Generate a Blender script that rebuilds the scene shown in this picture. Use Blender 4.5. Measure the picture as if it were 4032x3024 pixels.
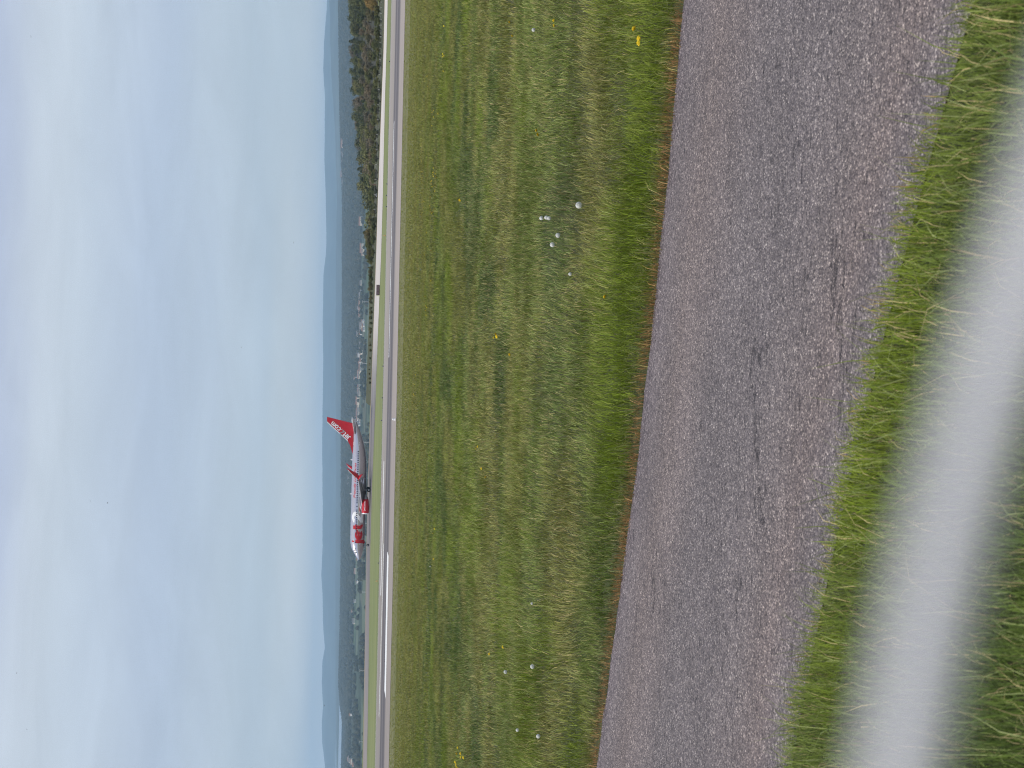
import bpy, bmesh, math, random
import numpy as np
from mathutils import Vector, Matrix, noise as mnoise
R = math.radians
random.seed(7); rng = np.random.default_rng(11)
for o in list(bpy.data.objects): bpy.data.objects.remove(o)
SC = bpy.context.scene
COL = SC.collection

# ------------------------------------------------------------------ camera
F = 6056.0                    # focal length in photo pixels (4032 wide)
EYE = Vector((0, 0, 1.65))
ROLL = math.atan(0.0215); PITCH = math.atan(691.0 / F)
fwd = Vector((0, math.cos(PITCH), -math.sin(PITCH)))
wr = Vector((1, 0, 0)); dn = -Vector((0, math.sin(PITCH), math.cos(PITCH)))
eu = wr * math.cos(ROLL) - dn * math.sin(ROLL)      # photo "up" edge = right hand side of the place
ev = wr * math.sin(ROLL) + dn * math.cos(ROLL)      # photo "right" edge = down (the phone was held sideways)
cd = bpy.data.cameras.new('camera'); cam = bpy.data.objects.new('camera', cd); COL.objects.link(cam)
bz = -fwd
cam.matrix_world = Matrix(((ev.x, eu.x, bz.x, EYE.x), (ev.y, eu.y, bz.y, EYE.y), (ev.z, eu.z, bz.z, EYE.z), (0, 0, 0, 1)))
cd.sensor_width = 36; cd.lens = F / 4032 * 36; cd.sensor_fit = 'HORIZONTAL'
cd.clip_start = 0.01; cd.clip_end = 90000
cd.dof.use_dof = True; cd.dof.focus_distance = 16.0; cd.dof.aperture_fstop = cd.lens / 6.6
SC.camera = cam
SC.view_settings.view_transform = 'Standard'; SC.view_settings.look = 'None'
SC.view_settings.exposure = 0.0; SC.view_settings.gamma = 1.0
SC.render.resolution_x = 1024; SC.render.resolution_y = 768
SC.cycles.use_denoising = True
SC.cycles.max_bounces = 6; SC.cycles.volume_bounces = 1; SC.cycles.transparent_max_bounces = 8
SC.cycles.diffuse_bounces = 3; SC.cycles.pixel_filter_type = 'BLACKMAN_HARRIS'; SC.cycles.filter_width = 1.0
SC.cycles.denoising_prefilter = 'FAST'

def ray(x, y):
    return fwd * F + eu * (1512.0 - y) + ev * (x - 2016.0)
def P(x, y, D):               # point on the sight line of a photo pixel at distance D
    d = ray(x, y); return EYE + d * (D / d.y)
def G(x, y, z=0.0):           # where that sight line meets a level
    d = ray(x, y); return EYE + d * ((z - EYE.z) / d.z)
def lin(c): 
    return tuple((v / 255 / 12.92) if v / 255 <= .04045 else ((v / 255 + .055) / 1.055) ** 2.4 for v in c)

# ------------------------------------------------------------------ sky and sun
SUN_EL, SUN_AZ = R(52), R(246)       # azimuth measured clockwise from +Y (view direction)
W = bpy.data.worlds.new('World'); SC.world = W; W.use_nodes = True
nt = W.node_tree; nt.nodes.clear(); N = nt.nodes; L = nt.links
out = N.new('ShaderNodeOutputWorld'); bg = N.new('ShaderNodeBackground')
sky = N.new('ShaderNodeTexSky'); sky.sky_type = 'NISHITA'; sky.sun_disc = False
sky.sun_elevation = SUN_EL; sky.sun_rotation = SUN_AZ; sky.air_density = 1.2; sky.dust_density = 1.5
tc = N.new('ShaderNodeTexCoord'); sep = N.new('ShaderNodeSeparateXYZ'); L.new(tc.outputs['Generated'], sep.inputs[0])
mp = N.new('ShaderNodeMapping'); mp.inputs['Scale'].default_value = (2.2, 2.2, 16); mp.inputs['Rotation'].default_value = (0, R(5), 0)
L.new(tc.outputs['Generated'], mp.inputs[0])
n1 = N.new('ShaderNodeTexNoise'); n1.inputs['Scale'].default_value = 1.3; n1.inputs['Detail'].default_value = 5; n1.inputs['Roughness'].default_value = .5; n1.inputs['Distortion'].default_value = .35
L.new(mp.outputs[0], n1.inputs['Vector'])
mp2 = N.new('ShaderNodeMapping'); mp2.inputs['Scale'].default_value = (7, 7, 34); mp2.inputs['Rotation'].default_value = (0, R(-14), 0)
L.new(tc.outputs['Generated'], mp2.inputs[0])
n2 = N.new('ShaderNodeTexNoise'); n2.inputs['Scale'].default_value = 1.0; n2.inputs['Detail'].default_value = 8; n2.inputs['Roughness'].default_value = .55
n2.inputs['Distortion'].default_value = .6
L.new(mp2.outputs[0], n2.inputs['Vector'])
# height wobble so the bands are not straight
m1 = N.new('ShaderNodeMath'); m1.operation = 'MULTIPLY_ADD'; L.new(n1.outputs['Fac'], m1.inputs[0]); m1.inputs[1].default_value = .06; m1.inputs[2].default_value = -.03
m2 = N.new('ShaderNodeMath'); m2.operation = 'ADD'; L.new(sep.outputs['Z'], m2.inputs[0]); L.new(m1.outputs[0], m2.inputs[1])
rp = N.new('ShaderNodeValToRGB'); L.new(m2.outputs[0], rp.inputs['Fac'])
stops = [(0, (214, 223, 226)), (.018, (200, 213, 221)), (.032, (190, 206, 217)), (.05, (179, 199, 217)), (.075, (187, 204, 219)), (.1, (175, 194, 218)), (.125, (183, 200, 220)),
         (.16, (190, 206, 221)), (.185, (199, 213, 226)), (.205, (180, 195, 219)), (.235, (170, 185, 214)), (.3, (186, 201, 222)), (.5, (168, 188, 220)), (.9, (205, 214, 228))]
el = rp.color_ramp.elements
while len(el) < len(stops): el.new(.5)
for e, (p, c) in zip(el, stops): e.position = p; e.color = (*lin(c), 1)
rp.color_ramp.interpolation = 'B_SPLINE'
mr = N.new('ShaderNodeMapRange'); L.new(n2.outputs['Fac'], mr.inputs[0]); mr.inputs[1].default_value = .35; mr.inputs[2].default_value = .75; mr.inputs[3].default_value = 1.03; mr.inputs[4].default_value = 1.17
mc = N.new('ShaderNodeVectorMath'); mc.operation = 'SCALE'; L.new(rp.outputs['Color'], mc.inputs[0]); L.new(mr.outputs[0], mc.inputs['Scale'])
tint = N.new('ShaderNodeVectorMath'); tint.operation = 'MULTIPLY'; L.new(mc.outputs[0], tint.inputs[0]); tint.inputs[1].default_value = (1.04, 1.0, .985); mc = tint
ss = N.new('ShaderNodeVectorMath'); ss.operation = 'SCALE'; L.new(sky.outputs[0], ss.inputs[0]); ss.inputs['Scale'].default_value = .08
mx = N.new('ShaderNodeMix'); mx.data_type = 'RGBA'; mx.inputs[0].default_value = .9
L.new(ss.outputs[0], mx.inputs[6]); L.new(mc.outputs[0], mx.inputs[7]); L.new(mx.outputs[2], bg.inputs[0]); bg.inputs[1].default_value = 1.0
L.new(bg.outputs[0], out.inputs[0])
sl = bpy.data.lights.new('sun', 'SUN'); sl.energy = 2.7; sl.angle = R(3); sl.color = (1, .93, .82)
so = bpy.data.objects.new('sun', sl); COL.objects.link(so)
sd = Vector((math.sin(SUN_AZ) * math.cos(SUN_EL), math.cos(SUN_AZ) * math.cos(SUN_EL), math.sin(SUN_EL)))
so.rotation_euler = sd.to_track_quat('Z', 'Y').to_euler()

# ------------------------------------------------------------------ helpers
def tag(o, label=None, cat=None, group=None, kind=None):
    if label: o['label'] = label
    if cat: o['category'] = cat
    if group: o['group'] = group
    if kind: o['kind'] = kind
    return o
def link(name, me, mats=(), parent=None, smooth=False):
    o = bpy.data.objects.new(name, me); COL.objects.link(o)
    for m in (mats if isinstance(mats, (list, tuple)) else [mats]): me.materials.append(m)
    if parent: o.parent = parent
    if smooth: me.polygons.foreach_set('use_smooth', [True] * len(me.polygons))
    return o
def pyd(name, v, f, mats=(), parent=None, smooth=False):
    me = bpy.data.meshes.new(name); me.from_pydata([tuple(p) for p in v], [], f); me.update()
    return link(name, me, mats, parent, smooth)
def bmo(name, bm, mats=(), parent=None, smooth=False):
    bmesh.ops.recalc_face_normals(bm, faces=bm.faces)
    me = bpy.data.meshes.new(name); bm.to_mesh(me); bm.free(); return link(name, me, mats, parent, smooth)
def empty(name, loc, rz=0):
    o = bpy.data.objects.new(name, None); COL.objects.link(o); o.location = loc; o.rotation_euler = (0, 0, rz); return o
def copy_tree(o, parent=None):
    c = o.copy(); COL.objects.link(c); c.parent = parent
    for ch in o.children: copy_tree(ch, c)
    return c
def box(bm, c, s, rz=0, bev=0):
    r = bmesh.ops.create_cube(bm, size=1, matrix=Matrix.Translation(c) @ Matrix.Rotation(rz, 4, 'Z') @ Matrix.Diagonal((*s, 1)))
    if bev:
        es = list({e for v in r['verts'] for e in v.link_edges}); bmesh.ops.bevel(bm, geom=es, offset=bev, segments=2, affect='EDGES')
def tube(bm, pts, rad, seg=10, caps=True):
    pts = [Vector(p) for p in pts]; rad = rad if isinstance(rad, (list, tuple)) else [rad] * len(pts); rings = []
    for i, p in enumerate(pts):
        t = (pts[min(i + 1, len(pts) - 1)] - pts[max(i - 1, 0)]).normalized()
        a = Vector((0, 0, 1)) if abs(t.z) < .9 else Vector((1, 0, 0))
        u = t.cross(a).normalized(); w = t.cross(u)
        rings.append([bm.verts.new(p + (u * math.cos(2 * math.pi * k / seg) + w * math.sin(2 * math.pi * k / seg)) * rad[i]) for k in range(seg)])
    for a, b in zip(rings, rings[1:]):
        for k in range(seg): bm.faces.new((a[k], a[(k + 1) % seg], b[(k + 1) % seg], b[k]))
    if caps:
        bm.faces.new(rings[0][::-1]); bm.faces.new(rings[-1])

class NT:                       # tiny node helper
    def __init__(s, name, rough=.9, metal=0, spec=.3):
        s.m = bpy.data.materials.new(name); s.m.use_nodes = True; s.t = s.m.node_tree; s.N = s.t.nodes; s.L = s.t.links
        s.b = s.N['Principled BSDF']; s.b.inputs['Roughness'].default_value = rough; s.b.inputs['Metallic'].default_value = metal
        s.b.inputs['Specular IOR Level'].default_value = spec
        s.g = s.N.new('ShaderNodeNewGeometry').outputs['Position']
    def map(s, sc, rot=(0, 0, 0), src=None):
        n = s.N.new('ShaderNodeMapping'); n.inputs['Scale'].default_value = sc; n.inputs['Rotation'].default_value = rot; s.L.new(src or s.g, n.inputs[0]); return n.outputs[0]
    def noise(s, vec, scale=1, det=4, rough=.55, dist=0):
        n = s.N.new('ShaderNodeTexNoise'); n.inputs['Scale'].default_value = scale; n.inputs['Detail'].default_value = det
        n.inputs['Roughness'].default_value = rough; n.inputs['Distortion'].default_value = dist; s.L.new(vec, n.inputs['Vector']); return n.outputs['Fac']
    def vor(s, vec, scale=1, feat='F1', outp='Distance'):
        n = s.N.new('ShaderNodeTexVoronoi'); n.feature = feat; n.inputs['Scale'].default_value = scale; s.L.new(vec, n.inputs['Vector']); return n.outputs[outp]
    def ramp(s, fac, st, interp='LINEAR'):
        n = s.N.new('ShaderNodeValToRGB'); e = n.color_ramp.elements; n.color_ramp.interpolation = interp
        while len(e) < len(st): e.new(.5)
        for a, (p, c) in zip(e, st): a.position = p; a.color = (c, c, c, 1) if isinstance(c, (int, float)) else (*c, 1)
        s.L.new(fac, n.inputs[0]); return n.outputs[0]
    def mix(s, fac, a, b, mode='MIX'):
        n = s.N.new('ShaderNodeMix'); n.data_type = 'RGBA'; n.blend_type = mode
        for i, v in ((0, fac), (6, a), (7, b)):
            if isinstance(v, (int, float)): n.inputs[i].default_value = v if i == 0 else (v, v, v, 1)
            elif isinstance(v, tuple): n.inputs[i].default_value = (*v, 1)
            else: s.L.new(v, n.inputs[i])
        return n.outputs[2]
    def math(s, op, a, b=0.0):
        n = s.N.new('ShaderNodeMath'); n.operation = op
        for i, v in ((0, a), (1, b)):
            if isinstance(v, (int, float)): n.inputs[i].default_value = v
            else: s.L.new(v, n.inputs[i])
        return n.outputs[0]
    def attr(s, nm):
        n = s.N.new('ShaderNodeAttribute'); n.attribute_name = nm; return n.outputs['Color']
    def color(s, c):
        if isinstance(c, tuple): s.b.inputs['Base Color'].default_value = (*c, 1)
        else: s.L.new(c, s.b.inputs['Base Color'])
        return s
    def bump(s, h, dist=.01, st=1):
        n = s.N.new('ShaderNodeBump'); n.inputs['Distance'].default_value = dist; n.inputs['Strength'].default_value = st; s.L.new(h, n.inputs['Height']); s.L.new(n.outputs[0], s.b.inputs['Normal'])
    def translucent(s, col, fac):
        t = s.N.new('ShaderNodeBsdfTranslucent'); m = s.N.new('ShaderNodeMixShader'); m.inputs[0].default_value = fac
        if isinstance(col, tuple): t.inputs[0].default_value = (*col, 1)
        else: s.L.new(col, t.inputs[0])
        s.L.new(s.b.outputs[0], m.inputs[1]); s.L.new(t.outputs[0], m.inputs[2]); s.L.new(m.outputs[0], s.N['Material Output'].inputs['Surface']); return s
def simple(name, c, rough=.7, metal=0, spec=.3, var=.12, vs=6.0):
    n = NT(name, rough, metal, spec); f = n.noise(n.map((vs, vs, vs)), 1, 3)
    return n.color(n.mix(f, tuple(v * (1 - var) for v in c), tuple(min(1, v * (1 + var)) for v in c))).m

_vn = {}
def vnoise(x, y, seed=0):       # smooth value noise on arrays, 0..1
    if seed not in _vn: _vn[seed] = np.random.default_rng(seed).random((256, 256))
    r = _vn[seed]; xi = np.floor(x).astype(int); yi = np.floor(y).astype(int)
    fx = x - xi; fy = y - yi; fx = fx * fx * (3 - 2 * fx); fy = fy * fy * (3 - 2 * fy)
    a = r[xi % 256, yi % 256]; b = r[(xi + 1) % 256, yi % 256]; c = r[xi % 256, (yi + 1) % 256]; d = r[(xi + 1) % 256, (yi + 1) % 256]
    return (a * (1 - fx) + b * fx) * (1 - fy) + (c * (1 - fx) + d * fx) * fy
def fbm(x, y, seed=0, o=3): 
    return sum(vnoise(x * 2 ** i, y * 2 ** i, seed + i) * .5 ** i for i in range(o)) / sum(.5 ** i for i in range(o))
def sstep(a, b, x):
    t = np.clip((x - a) / (b - a), 0, 1); return t * t * (3 - 2 * t)

# ------------------------------------------------------------------ land
ZA = -8.35                      # level of the airfield (the viewpoint stands ten metres above it)
def near_z(Y):
    t = np.clip((Y - 12) / (235 - 12), 0, 1); return ZA * (t * 1.04 - .04 * t * t * t * t) * sstep(9, 16, Y) + 0
rs = np.array([(1332, 0), (1336, 400), (1341, 600), (1347, 800), (1347, 1200), (1343, 1600), (1342, 1900), (1342, 2200), (1337, 2500), (1332, 2700), (1338, 2780), (1350, 2880), (1347, 2960), (1343, 3024)], float)
rs_s = (1512 - rs[:, 1]) / F; rs_z = 1.65 - 8000 * (rs[:, 0] - (1325 + .0215 * (1512 - rs[:, 1]))) / F
ordr = np.argsort(rs_s)
def ridge_z(s): return np.interp(s, rs_s[ordr], rs_z[ordr]) - 9
def land(X, Y):
    X = np.asarray(X, float); Y = np.asarray(Y, float)
    s = X / np.maximum(Y, 1)
    z = near_z(Y)
    right = sstep(-.02, .22, s)
    d1 = sstep(455, 1300, Y); d2 = sstep(1100, 2600, Y)
    lo = ZA - 24 * sstep(455, 620, Y) * (1 - right) - 16 * d1 * (1 - right)
    lo = lo * (1 - d2) + (-72) * d2 + 3 * (fbm(X / 160, Y / 200, 3) - .5) * d2
    z = np.where(Y > 440, lo, z)
    up = sstep(4900, 8000, Y); z = z * (1 - up) + (ridge_z(s) + 16 * (fbm(X / 260, Y / 300, 9) - .5) * (1 - sstep(7300, 8000, Y))) * up
    dnn = sstep(8050, 10500, Y); z = z * (1 - dnn) + (-92) * dnn
    return z
def landpt(x, y, y0=1500, y1=8000):
    d = ray(x, y)
    for Y in np.arange(y0, y1, 20.0):
        p = EYE + d * (Y / d.y)
        if p.z <= float(land(p.x, p.y)): return p
    return None
def sheet(name, Ys, ncol, half, mat, zoff=0):
    Ys = np.array(Ys, float); S = np.linspace(-1, 1, ncol); S = np.sign(S) * (.45 * np.abs(S) + .55 * np.abs(S) ** 3)
    X = S[None, :] * (half[0] + half[1] * np.maximum(Ys, 0))[:, None]; Y = np.repeat(Ys[:, None], ncol, 1)
    Z = land(X, Y) + zoff; nr = len(Ys)
    v = np.stack([X, Y, Z], -1).reshape(-1, 3)
    f = [(i * ncol + j, i * ncol + j + 1, (i + 1) * ncol + j + 1, (i + 1) * ncol + j) for i in range(nr - 1) for j in range(ncol - 1)]
    return pyd(name, v, f, mat, None, True)

# turf soil under the blades, near colour darkened to deepen shade between them
n = NT('turf_soil', .95)
a = n.noise(n.map((.35, 1.4, 1)), 1, 5); b = n.noise(n.map((6, 14, 1)), 1, 6, .65)
c1 = n.ramp(a, [(.3, (.045, .06, .018)), (.5, (.07, .08, .028)), (.7, (.10, .095, .045))])
c2 = n.mix(n.ramp(b, [(.35, .0), (.7, 1)]), (.5, .5, .5), (1.25, 1.25, 1.2)); turf = n.mix(1, c1, c2, 'MULTIPLY')
sp = n.N.new('ShaderNodeSeparateXYZ'); n.L.new(n.g, sp.inputs[0])
far = n.ramp(n.math('MULTIPLY', sp.outputs[1], .001), [(.05, 0), (.16, 1)])
stripe = n.noise(n.map((.012, .32, 1)), 1, 4); fcol = n.ramp(stripe, [(.3, (.12, .13, .045)), (.5, (.165, .165, .07)), (.7, (.2, .19, .09))])
beyond = n.ramp(n.math('MULTIPLY', sp.outputs[1], .001), [(.329, 0), (.331, 1)])
fcol2 = n.ramp(stripe, [(.3, (.135, .17, .055)), (.5, (.19, .215, .08)), (.7, (.24, .25, .115))])
c = n.mix(far, turf, fcol); c = n.mix(beyond, c, fcol2); n.color(c); n.bump(b, .02, .6)
M_turf = n.m
Ys = list(np.arange(-30, 30, 1.0)) + list(np.arange(30, 470, 5.0))
g1 = sheet('ground', Ys, 220, (40, .75), M_turf); tag(g1, kind='structure')
# valley fields and wooded slopes
n = NT('valley_land', .95)
v1 = n.vor(n.map((1 / 210, 1 / 330, 0), (0, 0, .5)), 1, 'F1', 'Color')
sepc = n.N.new('ShaderNodeSeparateColor'); n.L.new(v1, sepc.inputs[0])
fld = n.ramp(sepc.outputs[0], [(0, (.03, .045, .02)), (.35, (.05, .085, .03)), (.5, (.06, .085, .045)), (.7, (.085, .11, .06)), (.9, (.095, .1, .06)), (1, (.11, .13, .075))], 'CONSTANT')
edge = n.ramp(n.vor(n.map((1 / 210, 1 / 330, 0), (0, 0, .5)), 1, 'DISTANCE_TO_EDGE'), [(.03, 0), (.06, 1)])
fld = n.mix(edge, (.02, .035, .015), fld)
wood = n.ramp(n.noise(n.map((1 / 14, 1 / 22, 0)), 1, 4, .6), [(.3, (.012, .02, .012)), (.7, (.05, .06, .035))])
sp = n.N.new('ShaderNodeSeparateXYZ'); n.L.new(n.g, sp.inputs[0])
wf = n.math('ADD', n.math('MULTIPLY', sp.outputs[1], .0001), n.math('MULTIPLY', n.noise(n.map((1 / 500, 1 / 700, 0)), 1, 3), .18))
c = n.mix(n.ramp(wf, [(.57, 0), (.585, 1)]), fld, wood); c = n.mix(n.ramp(n.math('MULTIPLY', sp.outputs[1], .0005), [(.6, 1), (.75, 0)]), c, (.045, .045, .028)); n.color(c)
Ys = list(np.arange(465, 1000, 15.0)) + list(np.arange(1000, 4800, 60.0)) + list(np.arange(4800, 10600, 55.0)) + [11500, 14000]
g2 = sheet('valley', Ys, 360, (60, .85), n.m); tag(g2, kind='structure')
# sea and far mountains
n = NT('sea_water', .12, 0, .5); n.color((.10, .13, .16)); n.bump(n.noise(n.map((.05, .05, .05)), 1, 4), .3, .5)
pyd('water', [(-40000, 9600, -76), (40000, 9600, -76), (40000, 60000, -76), (-40000, 60000, -76)], [(0, 1, 2, 3)], n.m)['kind'] = 'structure'
def mountains(name, D0, pts, front, back, mat, base=-80, amp=8, seed=1):
    pts = np.array(pts, float); s0 = (1512 - pts[:, 1]) / F; z0 = 1.65 - D0 * (pts[:, 0] - (1325 + .0215 * (1512 - pts[:, 1]))) / F
    o_ = np.argsort(s0); S = np.linspace(-.62, .62, 700); Yd = np.concatenate([np.linspace(D0 - front, D0, 26), np.linspace(D0, D0 + back, 8)[1:]])
    SS, YY = np.meshgrid(S, Yd); XX = SS * D0
    cr = np.interp(SS, s0[o_], z0[o_]); cr = np.where(np.abs(SS) > .25, cr + 60 * (fbm(SS * 14, SS * 3, 5) - .4) * (np.abs(SS) - .25) * 6, cr)
    t = np.where(YY <= D0, np.clip((YY - (D0 - front)) / front, 0, 1), 1 - np.clip((YY - D0) / back, 0, 1))
    z = base + (cr - base) * (t ** .8) + (fbm(XX / 500, YY / 700, seed, 4) - .5) * (cr - base) * .35 * np.sin(np.pi * t) + amp * (fbm(XX / 150, YY / 400, seed + 3) - .5) * t
    nr, nc = z.shape; v = np.stack([XX, YY, z], -1).reshape(-1, 3)
    f = [(i * nc + j, i * nc + j + 1, (i + 1) * nc + j + 1, (i + 1) * nc + j) for i in range(nr - 1) for j in range(nc - 1)]
    o = pyd(name, v, f, mat, None, True); o['kind'] = 'structure'; return o
n = NT('far_hillside', .95); c = n.ramp(n.noise(n.map((1 / 400, 1 / 900, 1 / 60)), 1, 6, .65), [(.35, (.03, .04, .03)), (.55, (.05, .065, .045)), (.7, (.09, .1, .07))]); n.color(c); M_hill = n.m
mountains('hills', 14500, [(1295, 0), (1300, 100), (1303, 300), (1310, 400), (1317, 500), (1322, 600), (1327, 800), (1324, 1000), (1321, 1300), (1322, 1600), (1323, 1900), (1321, 2200), (1320, 2500), (1322, 2750), (1325, 3024)], 2400, 2500, M_hill, seed=21)
mountains('mountains', 21000, [(1290, 0), (1284, 100), (1276, 200), (1274, 300), (1280, 400), (1279, 540), (1278, 650), (1283, 800), (1286, 980), (1283, 1020), (1274, 1100), (1271, 1300), (1273, 1420), (1271, 1600), (1269, 1800), (1271, 2000), (1270, 2180), (1266, 2270), (1270, 2350), (1272, 2450), (1279, 2560), (1270, 2610), (1267, 2700), (1272, 2785), (1267, 2850), (1269, 2930), (1274, 2970), (1281, 3024)], 3500, 2500, M_hill, seed=41)
# air
bm = bmesh.new(); box(bm, (0, 12000, 92), (44000, 27000, 386)); hz = bmo('haze', bm); hz['kind'] = 'stuff'
hm = bpy.data.materials.new('haze_air'); hm.use_nodes = True; hm.node_tree.nodes.clear()
pv = hm.node_tree.nodes.new('ShaderNodeVolumePrincipled'); ho = hm.node_tree.nodes.new('ShaderNodeOutputMaterial')
pv.inputs['Color'].default_value = (.52, .76, 1.0, 1); pv.inputs['Density'].default_value = 5.9e-5; pv.inputs['Anisotropy'].default_value = 0.0
hm.node_tree.links.new(pv.outputs[0], ho.inputs['Volume']); hz.data.materials.append(hm)

# ------------------------------------------------------------------ runway, taxiway, markings
def poly(name, pts, mat, z):
    v = [(p[0], p[1], z) for p in pts]; return pyd(name, v, [tuple(range(len(v)))], mat)
def strip(name, lo, hi, mat, z, kind='structure'):     # lo, hi: equal-length lists of ground points
    v = [(p[0], p[1], z) for p in lo] + [(p[0], p[1], z) for p in hi]; k = len(lo)
    o = pyd(name, v, [(i, i + 1, k + i + 1, k + i) for i in range(k - 1)], mat); 
    if kind: o['kind'] = kind
    return o
n = NT('runway_asphalt', .8)
sp = n.N.new('ShaderNodeSeparateXYZ'); n.L.new(n.g, sp.inputs[0])
fy = n.math('MULTIPLY', n.math('SUBTRACT', sp.outputs[1], 256.0), 1 / 75)
wob = n.math('ADD', fy, n.math('MULTIPLY', n.math('SUBTRACT', n.noise(n.map((.006, .03, 0)), 1, 3), .5), .05))
band = n.ramp(wob, [(0, (.40, .36, .335)), (.25, (.37, .335, .315)), (.285, (.25, .23, .225)), (.33, (.145, .135, .145)), (.40, (.125, .118, .13)), (.47, (.22, .205, .21)), (.53, (.13, .122, .135)), (.6, (.16, .15, .155)), (.64, (.34, .315, .295)), (.97, (.37, .345, .32)), (1, (.5, .47, .42))])
c = n.mix(1, band, n.ramp(n.noise(n.map((.03, .5, 0)), 1, 5), [(.3, .9), (.7, 1.08)]), 'MULTIPLY')
dark_left = n.ramp(n.math('ADD', n.math('MULTIPLY', sp.outputs[0], .005), .5), [(.15, .8), (.6, 1.0)])
n.color(n.mix(1, n.mix(1, c, dark_left, 'MULTIPLY'), (.9, .86, .82), 'MULTIPLY')); n.bump(n.noise(n.map((3, 3, 3)), 1, 3), .01, .4); M_rw = n.m
xs = np.linspace(-260, 260, 80)
wv = lambda x, s: .9 * (vnoise(np.array([x / 9.]), np.array([s * 1.]), 77)[0] - .5)
strip('runway', [(x, 256 + wv(x, 1)) for x in xs], [(x, 331 + wv(x, 5)) for x in xs], M_rw, ZA + .03)
M_white = simple('road_paint', (.8, .8, .78), .7, var=.08, vs=.4)
def mark(name, label, x0, y0, x1, y1, depth, cat='runway marking', grp='white runway markings'):
    a, b = G(x0, y0, ZA), G(x1, y1, ZA); h = depth / 2
    o = poly(name, [(a.x, a.y - h), (b.x, b.y - h), (b.x, b.y + h), (a.x, a.y + h)] if a.x < b.x else [(b.x, b.y - h), (a.x, a.y - h), (a.x, a.y + h), (b.x, b.y + h)], M_white, ZA + .04)
    tag(o, kind='structure')
mark('runway_marking', 'long thin white centreline dash on the right half of the runway', 1552.5, 478, 1532, 1408, 2.0)
mark('runway_marking', 'thin white centreline dash on the runway in front of the nose', 1512, 2140, 1493, 2822, 1.8)
mark('runway_marking', 'broad white aiming stripe nearest the grass', 1528, 2180, 1517, 2735, 7.5)
mark('runway_marking', 'white stripe along the far side of the runway', 1512.5, 1815, 1500, 2345, 3.0)
a, b = [(x, 329.6) for x in xs], [(x, 330.8) for x in xs]; strip('runway_edge_line', a, b, simple('old_paint', (.5, .49, .44), .8, var=.2, vs=.3), ZA + .045)

n = NT('taxiway_concrete', .85)
sp = n.N.new('ShaderNodeSeparateXYZ'); n.L.new(n.g, sp.inputs[0])
fx = n.math('ADD', n.math('MULTIPLY', sp.outputs[0], .004), .5)
base = n.ramp(fx, [(.1, (.25, .22, .205)), (.3, (.20, .185, .18)), (.47, (.19, .178, .175)), (.505, (.25, .235, .225)), (.56, (.52, .475, .435)), (.9, (.6, .555, .505))])
ln = n.ramp(n.noise(n.map((.02, .16, 0), (0, 0, .05)), 1, 4, .6), [(.3, .72), (.5, 1.0), (.7, 1.12)])
n.color(n.mix(1, base, ln, 'MULTIPLY')); M_tx = n.m
nearp = [(1445, 3024), (1451, 2700), (1457, 2200), (1465, 1920), (1478, 1600), (1489, 1300), (1501, 1000), (1507, 800), (1516, 400), (1522, 200), (1527, 0)]
farp = [(1430, 3024), (1435, 2700), (1443, 2200), (1449, 1920), (1460, 1600), (1471, 1300), (1482, 1000), (1488, 800), (1503, 400), (1511, 200), (1515.5, 0)]
lo = [G(x, y, ZA) for x, y in nearp]; hi = [G(x, y, ZA) for x, y in farp]
for L_ in (lo, hi):
    d0 = (L_[0] - L_[1]).normalized(); d1 = (L_[-1] - L_[-3]).normalized(); L_.insert(0, L_[0] + d0 * 160); L_.append(L_[-1] + d1 * 120)
strip('taxiway', lo, hi, M_tx, ZA + .03)
M_dry = simple('dry_verge', (.30, .21, .11), .95, var=.3, vs=.5)
strip('dry_grass_verge', [(p.x, p.y + .05) for p in hi], [(p.x, p.y + 3.0) for p in hi], M_dry, ZA + .02)
hi2 = [p for p in hi if p.x > -25]; strip('scrub', [(p.x, p.y + 2.9) for p in hi2], [(p.x, p.y + 75) for p in hi2], simple('scrub_ground', (.07, .075, .035), .95, var=.5, vs=.4), ZA + .012)
strip('runway_verge', [(x, 331.2 + .3 * wv(x, 5)) for x in xs], [(x, 333.4 + 2.4 * wv(x, 9)) for x in xs], simple('dark_verge', (.06, .08, .03), .95, var=.5, vs=.7), ZA + .02)

# ------------------------------------------------------------------ perimeter path
farE = [(2696, 0), (2650, 500), (2606, 1000), (2550, 1500), (2488, 2000), (2420, 2512), (2352, 3024)]
neaE = [(3815, 0), (3675, 500), (3544, 1000), (3420, 1500), (3303, 2000), (3195, 2512), (3101, 3024)]
def edgefit(pts):
    g = np.array([[G(x, y).x, G(x, y).y] for x, y in pts]); k = np.polyfit(g[:, 0], g[:, 1], 2); x0, x1 = g[:, 0].min(), g[:, 0].max()
    def f(X):
        X = np.asarray(X, float); Xc = np.clip(X, x0 - .3, x1 + .3); dk = np.polyder(k); return np.polyval(k, Xc) + np.polyval(dk, Xc) * (X - Xc)
    return f
fE, nE = edgefit(farE), edgefit(neaE)
n = NT('path_asphalt', .82, 0, .35)
vec = n.map((1, 1, 1)); st = n.vor(vec, 165, 'F1', 'Color'); sd1 = n.vor(vec, 165); s2 = n.N.new('ShaderNodeSeparateColor'); n.L.new(st, s2.inputs[0])
stone = n.ramp(s2.outputs[0], [(0, (.095, .085, .09)), (.25, (.14, .125, .128)), (.55, (.19, .172, .168)), (.82, (.25, .224, .215)), (.93, (.38, .345, .32)), (1, (.66, .61, .55))])
gap = n.ramp(sd1, [(.45, 1), (.8, .5)]); c = n.mix(1, stone, gap, 'MULTIPLY')
c = n.mix(1, c, n.ramp(n.noise(vec, 35, 4), [(.3, .78), (.7, 1.25)]), 'MULTIPLY')
at = n.N.new('ShaderNodeAttribute'); at.attribute_name = 'across'
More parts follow.
